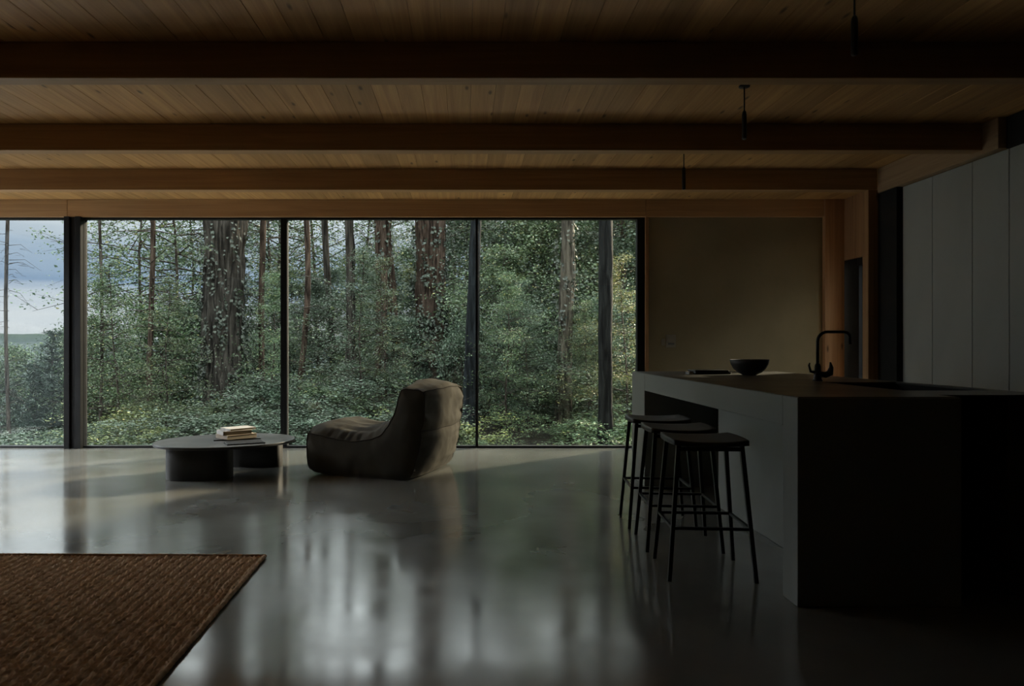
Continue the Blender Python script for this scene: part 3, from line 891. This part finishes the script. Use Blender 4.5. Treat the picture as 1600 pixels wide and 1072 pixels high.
# far wooded hills across the valley
M['hill'] = noise_mat('far_woodland', (0.010, 0.017, 0.016), (0.028, 0.038, 0.032), (1, 1, 1), 0.05, 9, (1, 1), spec=0.0)
hx = np.arange(-1400, 500, 14.0); hy = np.concatenate([np.arange(66, 300, 18.0), np.arange(300, 1000, 20.0)])
V = []
for y in hy:
    for x in hx:
        if y < 300:
            t = (y - 66) / 234; z = -14 - 50 * t
        else:
            t = min(1, (y - 300) / 560); t = t * t * (3 - 2 * t)
            z = -64 + (75 + 9 * noise.noise(Vector((x * 0.006, 3, 0))) + 3 * noise.noise(Vector((x * 0.03, 8, 0)))) * t
        z += 2.2 * noise.noise(Vector((x * 0.02, y * 0.02, 0))) + 1.3 * noise.noise(Vector((x * 0.09, y * 0.09, 0)))
        V.append((x, y, z))
nx_ = len(hx)
F = [(j * nx_ + i, j * nx_ + i + 1, (j + 1) * nx_ + i + 1, (j + 1) * nx_ + i) for j in range(len(hy) - 1) for i in range(nx_ - 1)]
o = mesh_obj('wooded_hills', V, F, M['hill'], None, True); tag(o, 'hazy wooded hills across the valley', kind='structure')

# valley haze: a real scattering volume far out over the valley
hm = bpy.data.materials.new('valley_haze'); hm.use_nodes = True
hm.node_tree.nodes.clear()
hn = hm.node_tree.nodes.new
vs_ = hn('ShaderNodeVolumeScatter'); vs_.inputs['Color'].default_value = (0.62, 0.80, 1.0, 1); vs_.inputs['Density'].default_value = 0.00012
va_ = hn('ShaderNodeVolumeAbsorption'); va_.inputs['Color'].default_value = (0, 0, 0, 1); va_.inputs['Density'].default_value = 0.0007
vd_ = hn('ShaderNodeAddShader'); hm.node_tree.links.new(vs_.outputs[0], vd_.inputs[0]); hm.node_tree.links.new(va_.outputs[0], vd_.inputs[1])
vo = hn('ShaderNodeOutputMaterial'); hm.node_tree.links.new(vd_.outputs[0], vo.inputs['Volume'])
hz = box('valley_haze', -1300, 450, 90, 990, -70, 4, hm); tag(hz, 'pale blue mist hanging over the far valley', 'mist', kind='stuff')

# ---- leaves
def leaf_mat(name, c_dark, c_light, gloss=0.45, trans=0.25, yellow=None):
    m = bpy.data.materials.new(name); m.use_nodes = True
    t = m.node_tree; b = t.nodes['Principled BSDF']; n, l = t.nodes.new, t.links.new
    ge = n('ShaderNodeNewGeometry')
    rp = n('ShaderNodeValToRGB')
    rp.color_ramp.elements[0].color = (*c_dark, 1); rp.color_ramp.elements[1].color = (*c_light, 1)
    if yellow:
        e = rp.color_ramp.elements.new(0.93); e.color = (*c_light, 1)
        rp.color_ramp.elements[2].color = (*yellow, 1)
    l(ge.outputs['Random Per Island'], rp.inputs[0])
    oi = n('ShaderNodeObjectInfo'); hs = n('ShaderNodeHueSaturation')
    r1 = n('ShaderNodeMapRange'); r1.inputs['To Min'].default_value = 0.475; r1.inputs['To Max'].default_value = 0.52
    r2 = n('ShaderNodeMapRange'); r2.inputs['To Min'].default_value = 0.8; r2.inputs['To Max'].default_value = 1.2
    l(oi.outputs['Random'], r1.inputs['Value']); l(r1.outputs[0], hs.inputs['Hue'])
    l(oi.outputs['Random'], r2.inputs['Value']); l(r2.outputs[0], hs.inputs['Value'])
    l(rp.outputs[0], hs.inputs['Color']); l(hs.outputs[0], b.inputs['Base Color'])
    b.inputs['Roughness'].default_value = gloss; b.inputs['Specular IOR Level'].default_value = 0.5
    tr = n('ShaderNodeBsdfTranslucent'); l(hs.outputs[0], tr.inputs[0])
    mx = n('ShaderNodeMixShader'); mx.inputs[0].default_value = trans
    l(b.outputs[0], mx.inputs[1]); l(tr.outputs[0], mx.inputs[2])
    l(mx.outputs[0], t.nodes['Material Output'].inputs[0])
    return m
M['leaf'] = leaf_mat('broad_leaf', (0.0270, 0.0510, 0.0240), (0.1050, 0.1575, 0.0720), yellow=(0.2400, 0.2250, 0.0750))
M['leaf_cool'] = leaf_mat('cool_leaf', (0.018, 0.036, 0.020), (0.092, 0.138, 0.088))
M['leaf_warm'] = leaf_mat('warm_leaf', (0.0450, 0.0660, 0.0225), (0.1875, 0.2175, 0.0720), yellow=(0.3300, 0.2550, 0.0750))
M['needle'] = leaf_mat('spruce_needles', (0.012, 0.026, 0.018), (0.04, 0.068, 0.048), 0.6, 0.1)
M['ivy'] = leaf_mat('ivy_leaf', (0.014, 0.022, 0.015), (0.055, 0.072, 0.050), 0.65, 0.1)

def bark(name, c1, c2):
    return noise_mat(name, tuple(c * 0.45 for c in c1), tuple(c * 1.25 for c in c2), (13, 13, 1.5), 1.5, 7, (0.9, 0.9), 1.0, 0.05, spec=0.1, pos=(0.38, 0.66), distortion=0.4)
M['bark_grey'] = bark('grey_brown_bark', (0.0133, 0.0119, 0.0098), (0.0441, 0.0399, 0.0336))
M['bark_brown'] = bark('brown_bark', (0.023, 0.015, 0.011), (0.063, 0.045, 0.034))
M['bark_dark'] = bark('black_wet_bark', (0.003, 0.0035, 0.0035), (0.009, 0.010, 0.0095))
M['bark_blue'] = bark('blue_grey_bark', (0.0039, 0.0055, 0.0066), (0.0099, 0.0127, 0.0143))
M['bark_pale'] = bark('pale_mossy_bark', (0.0315, 0.0280, 0.0210), (0.0875, 0.0791, 0.0609))
M['twig'] = bark('twig_bark', (0.030, 0.026, 0.022), (0.07, 0.06, 0.05))

def leaves_mesh(name, C, size, rng, flat=0.55, slim=0.55, up=None, droop=0.25):
    """Folded diamond leaves, one island each, at points C."""
    n = len(C)
    az = rng.uniform(0, 2 * np.pi, n)
    d = np.stack([np.cos(az), np.sin(az), rng.normal(-droop, 0.35, n)], -1)
    d /= np.linalg.norm(d, axis=1, keepdims=True)
    nn = rng.normal(0, 1, (n, 3)) * flat + np.array([0, 0, 1.0])
    if up is not None: nn = rng.normal(0, 1, (n, 3)) * flat + up
    w = np.cross(d, nn); w /= np.linalg.norm(w, axis=1, keepdims=True) + 1e-9
    nn = np.cross(w, d)
    s = size * rng.uniform(0.55, 1.25, (n, 1))
    V = np.empty((n, 4, 3))
    V[:, 0] = C - d * s * 0.5
    V[:, 1] = C + w * s * slim * 0.5 + nn * s * 0.08 - d * s * 0.03
    V[:, 2] = C + d * s * 0.5 - nn * s * 0.06
    V[:, 3] = C - w * s * slim * 0.5 + nn * s * 0.08 - d * s * 0.03
    Q = np.arange(n * 4).reshape(n, 4)
    return np_mesh(name, V.reshape(-1, 3), Q)

def branch_tree(seed, h, z0, rad, nb, per, leaf, spread=0.10, lift=0.35, top=0.55, trunk_r=0.04, sub=5, flat=0.95, name='tree'):
    """Returns (branch mesh, leaf mesh) for a broadleaf tree or shrub growing from the origin."""
    rng = np.random.default_rng(seed)
    BV, BF, pts = [], [], []
    def add(p, r, n=5):
        V, F = tube_verts(p, r, n, False)
        k0 = len(BV); BV.extend(V); BF.extend([tuple(a + k0 for a in f) for f in F])
    lean = rng.normal(0, 0.05, 2)
    tp = [Vector((lean[0] * z + 0.05 * math.sin(z * 1.3 + seed), lean[1] * z + 0.05 * math.cos(z * 1.1 + seed), z)) for z in np.linspace(0, h, 9)]
    add(tp, [trunk_r * (1 - 0.85 * k_ / 8) for k_ in range(9)], 7)
    for i in range(nb):
        f = (i + rng.uniform(0, 1)) / nb
        z = z0 + (h - z0) * f
        a = rng.uniform(0, 2 * np.pi)
        # radius profile: widest in the lower middle
        R = rad * (0.45 + 0.55 * math.sin(math.pi * min(1, 0.25 + 0.75 * f))) * rng.uniform(0.35, 1.25) * (1 if f < top else 1 - 0.55 * (f - top) / (1 - top))
        k_ = min(7, int(z / h * 8)); base = tp[k_].lerp(tp[k_ + 1], z / h * 8 - k_)
        d = Vector((math.cos(a), math.sin(a), lift * rng.uniform(-0.9, 2.4)))
        p = [base + d * R * t + Vector((0, 0, -0.16 * R * t * t)) + Vector(rng.normal(0, 0.03 * R, 3)) * t for t in (0, 0.33, 0.66, 1.0)]
        add(p, [trunk_r * 0.34, trunk_r * 0.24, trunk_r * 0.15, 0.003], 4)
        for s_ in range(sub):
            t = rng.uniform(0.25, 1.0)
            q = p[0].lerp(p[3], t)
            a2 = a + rng.choice((-1, 1)) * rng.uniform(0.4, 1.2)
            L_ = R * rng.uniform(0.25, 0.5)
            e = q + Vector((math.cos(a2) * L_, math.sin(a2) * L_, L_ * rng.uniform(-0.6, 0.6)))
            add([q, q.lerp(e, 0.5), e], [trunk_r * 0.12, 0.004, 0.002], 3)
            m_ = max(2, int(per / sub))
            T = rng.uniform(0.1, 1.1, m_)
            qq, ee = np.array(q), np.array(e)
            c = qq + (ee - qq) * T[:, None] + rng.normal(0, 1, (m_, 3)) * np.array([spread, spread, spread * 0.55])
            pts.append(c)
    C = np.concatenate(pts)
    C = C[C[:, 2] > 0.03]
    lm = leaves_mesh(name + '_leaves', C, leaf, rng, flat)
    bme = bpy.data.meshes.new(name + '_wood'); bme.from_pydata([tuple(v) for v in BV], [], BF); bme.update()
    bme.polygons.foreach_set('use_smooth', [True] * len(bme.polygons))
    return bme, lm

def spruce(seed, h, rad, name='spruce'):
    rng = np.random.default_rng(seed)
    BV, BF, P_, D_ = [], [], [], []
    V, F = tube_verts([(0, 0, 0), (0, 0, h * 0.5), (0, 0, h)], [0.05, 0.03, 0.004], 6, False); BV += V; BF += F
    nw = int(h / 0.13)
    for w_ in range(nw):
        f = w_ / nw; z = 0.1 + h * f * 0.98
        R = rad * (1 - f) ** 0.85 * rng.uniform(0.85, 1.15) + 0.04
        for b_ in range(7):
            a = rng.uniform(0, 2 * np.pi); RR = R * rng.uniform(0.7, 1.1)
            e = np.array([math.cos(a) * RR, math.sin(a) * RR, z - 0.22 * RR + 0.12 * f * RR])
            s0 = np.array([0, 0, z])
            m_ = int(34 * (0.4 + RR / rad))
            t = rng.uniform(0.12, 1.0, m_)[:, None]
            c = s0 + (e - s0) * t + rng.normal(0, 1, (m_, 3)) * np.array([0.075, 0.075, 0.03]) * (0.4 + t)
            P_.append(c)
            V, F = tube_verts([s0, s0 * 0.4 + e * 0.6, e], [0.010, 0.006, 0.002], 3, False); k0 = len(BV); BV += V; BF += [tuple(x + k0 for x in f_) for f_ in F]
    C = np.concatenate(P_)
    lm = leaves_mesh(name + '_needles', C, 0.125, rng, 0.7, 0.24, None, 0.5)
    bme = bpy.data.meshes.new(name + '_wood'); bme.from_pydata([tuple(v) for v in BV], [], BF); bme.update()
    return bme, lm

def with_mat(me, m):
    me2 = me.copy(); me2.materials.clear(); me2.materials.append(m); return me2

def plant(name, label, cat, group, loc, meshes, mats, scale=1.0, rz=None, sz=None):
    """A tree or shrub: Empty at its foot, wood and foliage as parts that share mesh data."""
    r = empty(name, loc, label, cat, group, random.uniform(0, 6.28) if rz is None else rz)
    r.scale = (scale, scale, sz or scale)
    key = ('w', meshes[0].name, mats[0].name)
    for nm, me, m in (('branches', meshes[0], mats[0]), ('foliage', meshes[1], mats[1])):
        kk = (me.name, m.name)
        if kk not in CACHE: CACHE[kk] = with_mat(me, m)
        o = link(bpy.data.objects.new(nm, CACHE[kk]), r); o['kind'] = 'stuff'
    return r
CACHE = {}

# prototypes
T_A = branch_tree(11, 5.0, 0.3, 2.3, 60, 260, 0.085, 0.17, name='young_broadleaf')
T_B = branch_tree(12, 5.6, 0.5, 2.6, 62, 260, 0.090, 0.19, name='bushy_broadleaf')
T_C = branch_tree(13, 4.6, 0.2, 2.1, 60, 240, 0.075, 0.15, name='slender_broadleaf')
T_H = branch_tree(15, 12.0, 4.2, 2.6, 56, 95, 0.11, 0.22, trunk_r=0.09, name='tall_broadleaf')
T_S = branch_tree(14, 8.0, 0.6, 2.1, 64, 165, 0.080, 0.17, trunk_r=0.06, name='airy_broadleaf')
S_A = branch_tree(21, 1.5, 0.05, 1.1, 46, 170, 0.050, 0.09, 0.5, trunk_r=0.02, name='shrub')
S_B = branch_tree(22, 1.1, 0.02, 1.2, 44, 150, 0.060, 0.08, 0.6, trunk_r=0.016, name='low_shrub')
K_A = spruce(31, 3.2, 0.72)
K_B = spruce(32, 2.6, 0.66)

# ---- trunks
def trunk(px, wpx, Y, label, m, name='forest_tree', lean=0.0, h=9.0, taper=0.25, flare=0.35, ridge=0.03, sides=40, wig=0.03, zbase=None, group=None):
    x0 = (px - CX) / FPX * Y
    z0 = gz(x0, Y) if zbase is None else zbase
    R = wpx / FPX * Y / 2
    r = empty(name, (x0, Y, z0 - 0.1), label, 'tree', group)
    rings = 90 if wpx > 20 else 40
    V = []
    for j in range(rings + 1):
        t = j / rings; z = h * t
        rr = R * (1 - taper * t) * (1 + flare * math.exp(-z / 0.35))
        cx_ = lean * z + wig * math.sin(z * 0.9 + px); cy_ = wig * math.cos(z * 0.7 + px)
        for k_ in range(sides):
            a = 2 * math.pi * k_ / sides
            nv = Vector((math.cos(a) * R * 9, math.sin(a) * R * 9, z * 1.3 + px))
            d = ridge * (abs(noise.noise(nv * 1.0)) * 2 - 0.5) + 0.5 * ridge * noise.noise(Vector((math.cos(a) * 2, math.sin(a) * 2, z * 0.8 + px)))
            V.append((cx_ + math.cos(a) * (rr + d), cy_ + math.sin(a) * (rr + d), z))
    F = [(j * sides + k_, j * sides + (k_ + 1) % sides, (j + 1) * sides + (k_ + 1) % sides, (j + 1) * sides + k_) for j in range(rings) for k_ in range(sides)]
    mesh_obj('trunk', V, F, m, r, True)
    r['R'] = R; r['lean'] = lean; del r['R']; del r['lean']
    return r, R

def ivy(r, R, z0, z1, n, lean=0.0, seed=5, face=-1.57, size=0.09, wig=0.03, fade=1.0):
    rng = np.random.default_rng(seed)
    z = z0 + (z1 - z0) * rng.beta(1.0, fade, n)
    a = rng.uniform(0, 2 * np.pi, n)
    # clumps
    cl = np.array([noise.noise(Vector((math.cos(x) * 2.2, math.sin(x) * 2.2, y * 1.7 + seed))) for x, y in zip(a, z)])
    k_ = cl > rng.uniform(-0.12, 0.22, n)
    z, a = z[k_], a[k_]
    rr = R * 1.02 + np.abs(rng.normal(0, 0.055, len(z))) + 0.02
    C = np.stack([lean * z + np.cos(a) * rr, np.sin(a) * rr, z], -1)
    up = np.stack([np.cos(a), np.sin(a), np.full(len(a), 0.8)], -1)
    me = leaves_mesh('ivy_leaves', C, size, rng, 0.45, 0.8, up, 0.9)
    me.materials.append(M['ivy'])
    o = link(bpy.data.objects.new('ivy', me), r); o['kind'] = 'stuff'
    o['label'] = 'grey green ivy leaves clinging to the bark'

def twigs(r, n, z0, z1, L0, seed, lean=0.0, drop=-0.1, rad=0.008, leaf=0, R=0.04):
    """Bare or sparsely leaved side branches for a thin tree."""
    rng = np.random.default_rng(seed)
    BV, BF, C = [], [], []
    for i in range(n):
        z = rng.uniform(z0, z1); a = rng.uniform(0, 6.28); L_ = L0 * rng.uniform(0.4, 1.1) * (1 - 0.5 * (z - z0) / (z1 - z0))
        b = Vector((lean * z, 0, z)); d = Vector((math.cos(a), math.sin(a), rng.uniform(-0.35, 0.35)))
        p = [b, b + d * L_ * 0.5 + Vector((0, 0, 0.05 * L_)), b + d * L_ + Vector((0, 0, drop * L_))]
        V, F = tube_verts(p, [rad, rad * 0.6, 0.002], 4, False); k0 = len(BV); BV += V; BF += [tuple(x + k0 for x in f) for f in F]
        for s_ in range(3):
            q = p[0].lerp(p[2], rng.uniform(0.35, 0.95)); a2 = a + rng.choice((-1, 1)) * rng.uniform(0.4, 1.1); l2 = L_ * rng.uniform(0.15, 0.35)
            e = q + Vector((math.cos(a2) * l2, math.sin(a2) * l2, rng.uniform(-0.2, 0.2) * l2))
            V, F = tube_verts([q, e], [rad * 0.4, 0.0015], 3, False); k0 = len(BV); BV += V; BF += [tuple(x + k0 for x in f) for f in F]
            if leaf:
                m_ = int(leaf); T = rng.uniform(0.2, 1.2, (m_, 1)); C.append(np.array(q) + (np.array(e) - np.array(q)) * T + rng.normal(0, 0.05, (m_, 3)))
    o = mesh_obj('branches', BV, BF, M['twig'], r, True); o['kind'] = 'stuff'
    if leaf:
        me = leaves_mesh('foliage', np.concatenate(C), 0.075, rng, 0.7); me.materials.append(M['leaf'])
        o = link(bpy.data.objects.new('foliage', me), r); o['kind'] = 'stuff'

r, R = trunk(349, 60, 14.0, 'thickest ridged trunk with ivy, seen left of the chair', M['bark_grey'], ridge=0.06, sides=96, taper=0.06, flare=0.25)
ivy(r, R, 0.2, 5.0, 6000, seed=3, fade=2.2, size=0.075)
r, R = trunk(671, 47, 15.5, 'second thick ridged trunk with ivy, above the chair backrest', M['bark_brown'], ridge=0.05, sides=80, taper=0.05, flare=0.2)
ivy(r, R, 0.2, 4.6, 7000, seed=8, fade=1.8, size=0.08)
trunk(733, 26, 12.0, 'leaning blue grey trunk beside the thin window mullion', M['bark_blue'], lean=0.030, taper=0.75, h=8.0, sides=28, ridge=0.012, wig=0.0)
r, R = trunk(884, 25, 13.0, 'pale mossy trunk in the middle of the right window', M['bark_pale'], sides=32, ridge=0.022, taper=0.45, lean=0.004)
ivy(r, R, 1.9, 4.8, 1500, seed=12, size=0.07)
trunk(947, 22, 11.0, 'straight black trunk nearest the right window jamb', M['bark_dark'], sides=28, ridge=0.012, taper=0.05, lean=-0.004, wig=0.01)
trunk(546, 15, 15.0, 'straight grey trunk high above the lounge chair seat', M['bark_grey'], sides=20, ridge=0.02, h=11)
r, R = trunk(596, 20, 14.8, 'paired ivy covered trunk, left one', M['bark_brown'], sides=20, ridge=0.02, h=11, lean=-0.01)
ivy(r, R, 0.3, 8, 1800, -0.01, 21)
r, R = trunk(622, 15, 15.3, 'paired ivy covered trunk, right one leaning left', M['bark_brown'], sides=20, ridge=0.02, h=11, lean=-0.06)
ivy(r, R, 0.3, 8, 1400, -0.06, 22)
trunk(523, 11, 17.0, 'slim trunk leaning left above the chair seat', M['bark_grey'], sides=14, ridge=0.012, h=12, lean=-0.05)
r, R = trunk(470, 10, 13.0, 'thin crooked trunk just right of the wide mullion', M['bark_brown'], sides=14, ridge=0.01, h=8, lean=0.01, wig=0.09)
twigs(r, 26, 1.2, 7, 1.0, 40, 0.01, leaf=4)
r, R = trunk(411, 10, 14.5, 'slim light brown trunk just left of the wide mullion', M['bark_brown'], sides=14, ridge=0.01, h=10)
twigs(r, 22, 1.5, 8, 1.2, 41, 0, leaf=5)
r, R = trunk(236, 9, 13.6, 'slim leafy tree between the steel post and the thickest trunk', M['bark_brown'], sides=14, ridge=0.01, h=10)
twigs(r, 70, 1.6, 9, 1.7, 42, 0, leaf=13, rad=0.012)
r, R = trunk(156, 5, 13.0, 'thin bare tree just right of the steel post', M['twig'], sides=10, ridge=0.004, h=8)
twigs(r, 46, 1.0, 6.5, 0.9, 43, 0, leaf=4, rad=0.007)
r, R = trunk(14, 6, 13.0, 'thin bare dead tree at the left picture edge', M['twig'], sides=10, ridge=0.004, h=8, lean=-0.004)
twigs(r, 50, 1.2, 7.5, 0.8, 44, 0, drop=-0.25, rad=0.006)
r, R = trunk(375, 6, 19.0, 'thin dark tree right behind the thickest trunk', M['twig'], sides=10, ridge=0.006, h=10)
twigs(r, 30, 1.2, 8, 1.4, 45, 0, leaf=8)
r, R = trunk(703, 9, 20.0, 'slim trunk behind the second thick trunk', M['bark_grey'], sides=12, ridge=0.008, h=11)
r, R = trunk(905, 8, 19.0, 'slim trunk behind the pale mossy trunk', M['bark_grey'], sides=12, ridge=0.008, h=11)
r, R = trunk(975, 7, 16.0, 'slim trunk between the black trunk and the window jamb', M['bark_brown'], sides=12, ridge=0.008, h=11)

# ---- crowns and undergrowth: (prototype, px, Y, scale, material, label, group)
def at(px, Y): 
    x = (px - CX) / FPX * Y
    return (x, Y, gz(x, Y) - 0.05)
LF, LC, LW = M['leaf'], M['leaf_cool'], M['leaf_warm']
G1, G2, G3 = 'young broadleaf trees in the understorey', 'shrubs growing beyond the glass', 'young spruces on the valley side'
trees = [
    (T_S, 220, 17, 1.0, LF, 'airy green tree left of the thickest trunk, sky showing through'),
    (T_S, 285, 16.5, 0.95, LF, 'airy leafy tree close beside the thickest trunk'),
    (T_S, 300, 21, 1.1, LC, 'pale airy tree far behind the thickest trunk'),
    (T_S, 425, 19, 1.05, LC, 'airy tree behind the wide mullion'),
    (T_S, 500, 24, 1.25, LF, 'airy tree with sky gaps right of the wide mullion'),
    (T_S, 565, 24, 1.0, LC, 'leafy tree behind the straight grey trunk'),
    (T_A, 640, 22, 0.75, LF, 'leafy tree between the paired trunks and the second thick trunk'),
    (T_B, 712, 23, 1.05, LF, 'leafy tree right behind the second thick trunk'),
    (T_B, 790, 18, 0.95, LF, 'bushy tree right of the thin mullion'),
    (T_A, 840, 20, 1.1, LC, 'cool green tree left of the pale mossy trunk'),
    (T_B, 915, 19, 1.0, LC, 'bushy tree between pale and black trunks'),
    (T_A, 985, 16, 1.0, LC, 'leafy tree beside the right window jamb'),
    (T_C, 870, 16.5, 0.9, LF, 'slender leafy tree behind the pale mossy trunk'),
    (T_C, 760, 15.0, 0.75, LF, 'leafy young tree at the thin mullion'),
    (T_C, 455, 17.5, 0.72, LF, 'leafy sapling behind the thin crooked trunk'),
    (T_A, 520, 18.0, 0.62, LC, 'low leafy tree above the lounge chair seat'),
    (T_C, 395, 16.0, 0.62, LC, 'leafy sapling right of the thickest trunk'),
    (T_S, 600, 27, 1.1, LF, 'far bushy tree behind the paired trunks'),
    (T_S, 850, 27, 1.3, LW, 'far yellowish tree behind the right window'),
    (T_S, 960, 25, 1.3, LF, 'far bushy tree behind the black trunk'),
    (T_S, 750, 29, 1.3, LC, 'far cool green tree behind the thin mullion'),
    (T_C, 560, 15.5, 0.50, LF, 'small leafy tree behind the chair seat'),
    (T_C, 815, 13.6, 0.50, LC, 'small leafy tree left of the pale mossy trunk'),
    (T_C, 925, 13.8, 0.55, LC, 'small leafy tree left of the black trunk'),
    (T_C, 630, 14.6, 0.45, LC, 'small leafy tree in front of the paired trunks'),
    (T_S, 350, 20, 1.05, LC, 'leafy tree right behind the thickest trunk'),
    (T_S, 440, 22, 1.2, LF, 'distant leafy tree behind the wide mullion'),
    (T_A, 490, 16.0, 0.55, LC, 'leafy young tree right of the wide mullion'),
    (T_C, 575, 19.5, 0.75, LF, 'leafy tree between the straight grey and paired trunks'),
    (T_A, 610, 17.0, 0.6, LC, 'leafy young tree among the paired trunks'),
    (T_C, 655, 18.0, 0.7, LW, 'yellowish leafy tree beside the second thick trunk'),
    (T_A, 740, 17.0, 1.0, LC, 'cool green tree behind the leaning blue grey trunk'),
    (T_B, 835, 16.5, 0.85, LF, 'bushy tree in the middle of the right window'),
    (T_A, 950, 17.5, 1.05, LF, 'leafy tree right behind the black trunk'),
    (T_C, 895, 21, 1.3, LC, 'taller cool green tree behind the pale mossy trunk'),
    (T_C, 255, 18.0, 0.75, LC, 'low leafy tree left of the thickest trunk'),
    (T_H, 705, 22, 1.0, LC, 'tall forest tree behind the second thick trunk, crown above view'),
    (T_H, 785, 20, 1.0, LF, 'tall forest tree right of the thin mullion, crown above view'),
    (T_H, 862, 23, 1.0, LC, 'tall forest tree left of the pale mossy trunk, crown above view'),
    (T_H, 930, 20, 1.0, LF, 'tall forest tree left of the black trunk, crown above view'),
    (T_H, 995, 18, 1.0, LC, 'tall forest tree at the window jamb, crown above view'),
    (T_S, 424, 12.4, 0.36, LF, 'small airy sapling between the thickest trunk and wide mullion'),
    (T_S, 258, 12.0, 0.38, LF, 'small airy sapling above the left end of the coffee table'),
    (T_S, 560, 12.6, 0.42, LC, 'small airy sapling close behind the chair seat'),
    (T_S, 606, 13.0, 0.40, LF, 'small airy sapling left of the second thick trunk'),
    (T_S, 790, 12.2, 0.36, LF, 'small airy sapling growing on the dark bare soil'),
    (T_S, 828, 12.8, 0.34, LC, 'small airy sapling left of the pale mossy trunk'),
    (T_S, 922, 12.6, 0.30, LF, 'small airy sapling between pale and black trunks'),
    (T_S, 985, 12.0, 0.40, LW, 'small yellowish sapling beside the right window jamb'),
    (T_S, 190, 12.5, 0.45, LF, 'small airy sapling right of the thin bare tree'),
    (T_A, -8, 15, 0.58, LC, 'leafy bush tree below the hills at the left picture edge'),
    (T_C, 40, 17, 0.80, LF, 'leafy bush tree right of the dead tree below the hills'),
    (T_A, 108, 17, 0.72, LC, 'leafy bush tree half hidden by the steel post'),
    (T_C, 168, 15.5, 0.70, LF, 'leafy bush tree right of the steel post below the hills'),
    (T_A, 1040, 17, 1.0, LC, 'leafy tree hidden partly by the plaster wall'),
    (T_B, 1010, 21, 1.1, LF, 'bushy tree behind the window jamb'),
]
for p, px, Y, s, m, lab in trees:
    plant('broadleaf_tree', lab, 'tree', G1, at(px, Y), p, (M['twig'], m), s)
spr = [(K_A, 82, 14.5, 1.0, 'tallest young spruce, left of the steel post'), (K_B, 55, 13.6, 0.95, 'small young spruce left of the tallest spruce'),
       (K_B, 30, 15.5, 1.0, 'young spruce beside the dead tree'), (K_A, -30, 15, 0.9, 'young spruce beyond the left picture edge'),
       (K_B, 180, 16, 0.8, 'young spruce right of the steel post')]
for p, px, Y, s, lab in spr:
    x = (px - CX) / FPX * Y
    plant('young_spruce', lab, 'spruce', G3, (x, Y, gz(x, Y) - 0.1), p, (M['twig'], M['needle']), s)
shr = [(S_A, 20, 11.2, 1.1, LC), (S_B, 62, 10.4, 1.0, LC), (S_A, 98, 11.6, 1.0, LF), (S_A, 142, 11.4, 1.0, LC), (S_B, 170, 10.4, 1.0, LF), (S_A, 205, 12.2, 1.2, LW),
       (S_B, 232, 10.6, 1.0, LW), (S_A, 262, 11.8, 1.15, LF), (S_B, 300, 10.8, 1.1, LC), (S_A, 330, 12.2, 0.9, LF), (S_B, 372, 11.0, 1.1, LC), (S_A, 402, 12.6, 1.3, LC),
       (S_A, 440, 12.2, 1.25, LC), (S_B, 468, 10.8, 1.0, LC), (S_A, 505, 12.4, 1.2, LF), (S_B, 540, 11.0, 1.1, LC), (S_A, 575, 13.0, 1.35, LC), (S_B, 610, 11.4, 1.1, LC),
       (S_A, 650, 12.2, 0.9, LC), (S_B, 700, 11.2, 1.0, LW), (S_A, 722, 13.9, 1.0, LC), (S_B, 742, 10.8, 0.6, LF), (S_A, 800, 15.0, 1.2, LC), (S_A, 850, 15.2, 1.3, LC),
       (S_B, 905, 11.8, 0.7, LF), (S_A, 925, 14.4, 1.2, LF), (S_B, 975, 11.0, 1.0, LF), (S_A, 985, 13.0, 1.4, LF), (S_B, 865, 13.6, 0.6, LF),
       (S_A, 150, 17, 1.5, LC), (S_A, 215, 19, 1.6, LC), (S_A, 110, 19, 1.5, LF), (S_A, 255, 15, 1.5, LF), (S_A, 300, 16, 1.6, LC), (S_A, -20, 12, 1.2, LC), (S_A, 1030, 12.5, 1.3, LC)]
where = ['at the foot of the dead tree', 'left of the steel post, lowest', 'close left of the steel post', 'close right of the steel post', 'at the foot of the thin bare tree', 'yellowish, below the slim leafy tree',
         'yellowish, low left of the coffee table', 'left of the coffee table', 'behind the left end of the coffee table', 'at the foot of the thickest trunk', 'behind the book stack', 'behind the right end of the coffee table',
         'behind the wide mullion', 'low at the foot of the wide mullion', 'left behind the chair seat', 'low behind the chair seat', 'behind the chair seat, taller', 'low behind the chair backrest',
         'at the foot of the second thick trunk', 'yellowish, right behind the chair backrest', 'at the foot of the leaning blue grey trunk', 'low right of the thin mullion', 'behind the dark bare soil', 'behind the dark bare soil, nearer the pale trunk',
         'low right of the pale mossy trunk', 'between the pale and the black trunk', 'low right of the black trunk', 'beside the right window jamb', 'low left of the pale mossy trunk',
         'down the slope right of the steel post', 'down the slope below the slim leafy tree', 'down the slope behind the steel post', 'tall, left of the thickest trunk', 'tall, close behind the thickest trunk', 'beyond the left picture edge', 'hidden partly by the plaster wall']
for (p, px, Y, s, m), wh in zip(shr, where):
    plant('forest_shrub', 'leafy green shrub ' + wh, 'shrub', G2, at(px, Y), p, (M['twig'], m), s, sz=s * (0.5 if Y < 13.3 else 1.25))

# cladding outside the glazed door
cl = empty('wall_outside', (5.0, 8.4, -0.4), 'pale board cladding outside the glazed door', kind='structure')
for k_ in range(10):
    y1 = 9.31 - k_ * 0.13
    box('board', 4.9, 4.93, y1 - 0.125, y1, -0.4, 2.7, M['clad'], cl, 0.003)
box('backing', 4.93, 5.0, 7.98, 9.31, -0.4, 2.7, M['wall'], cl)
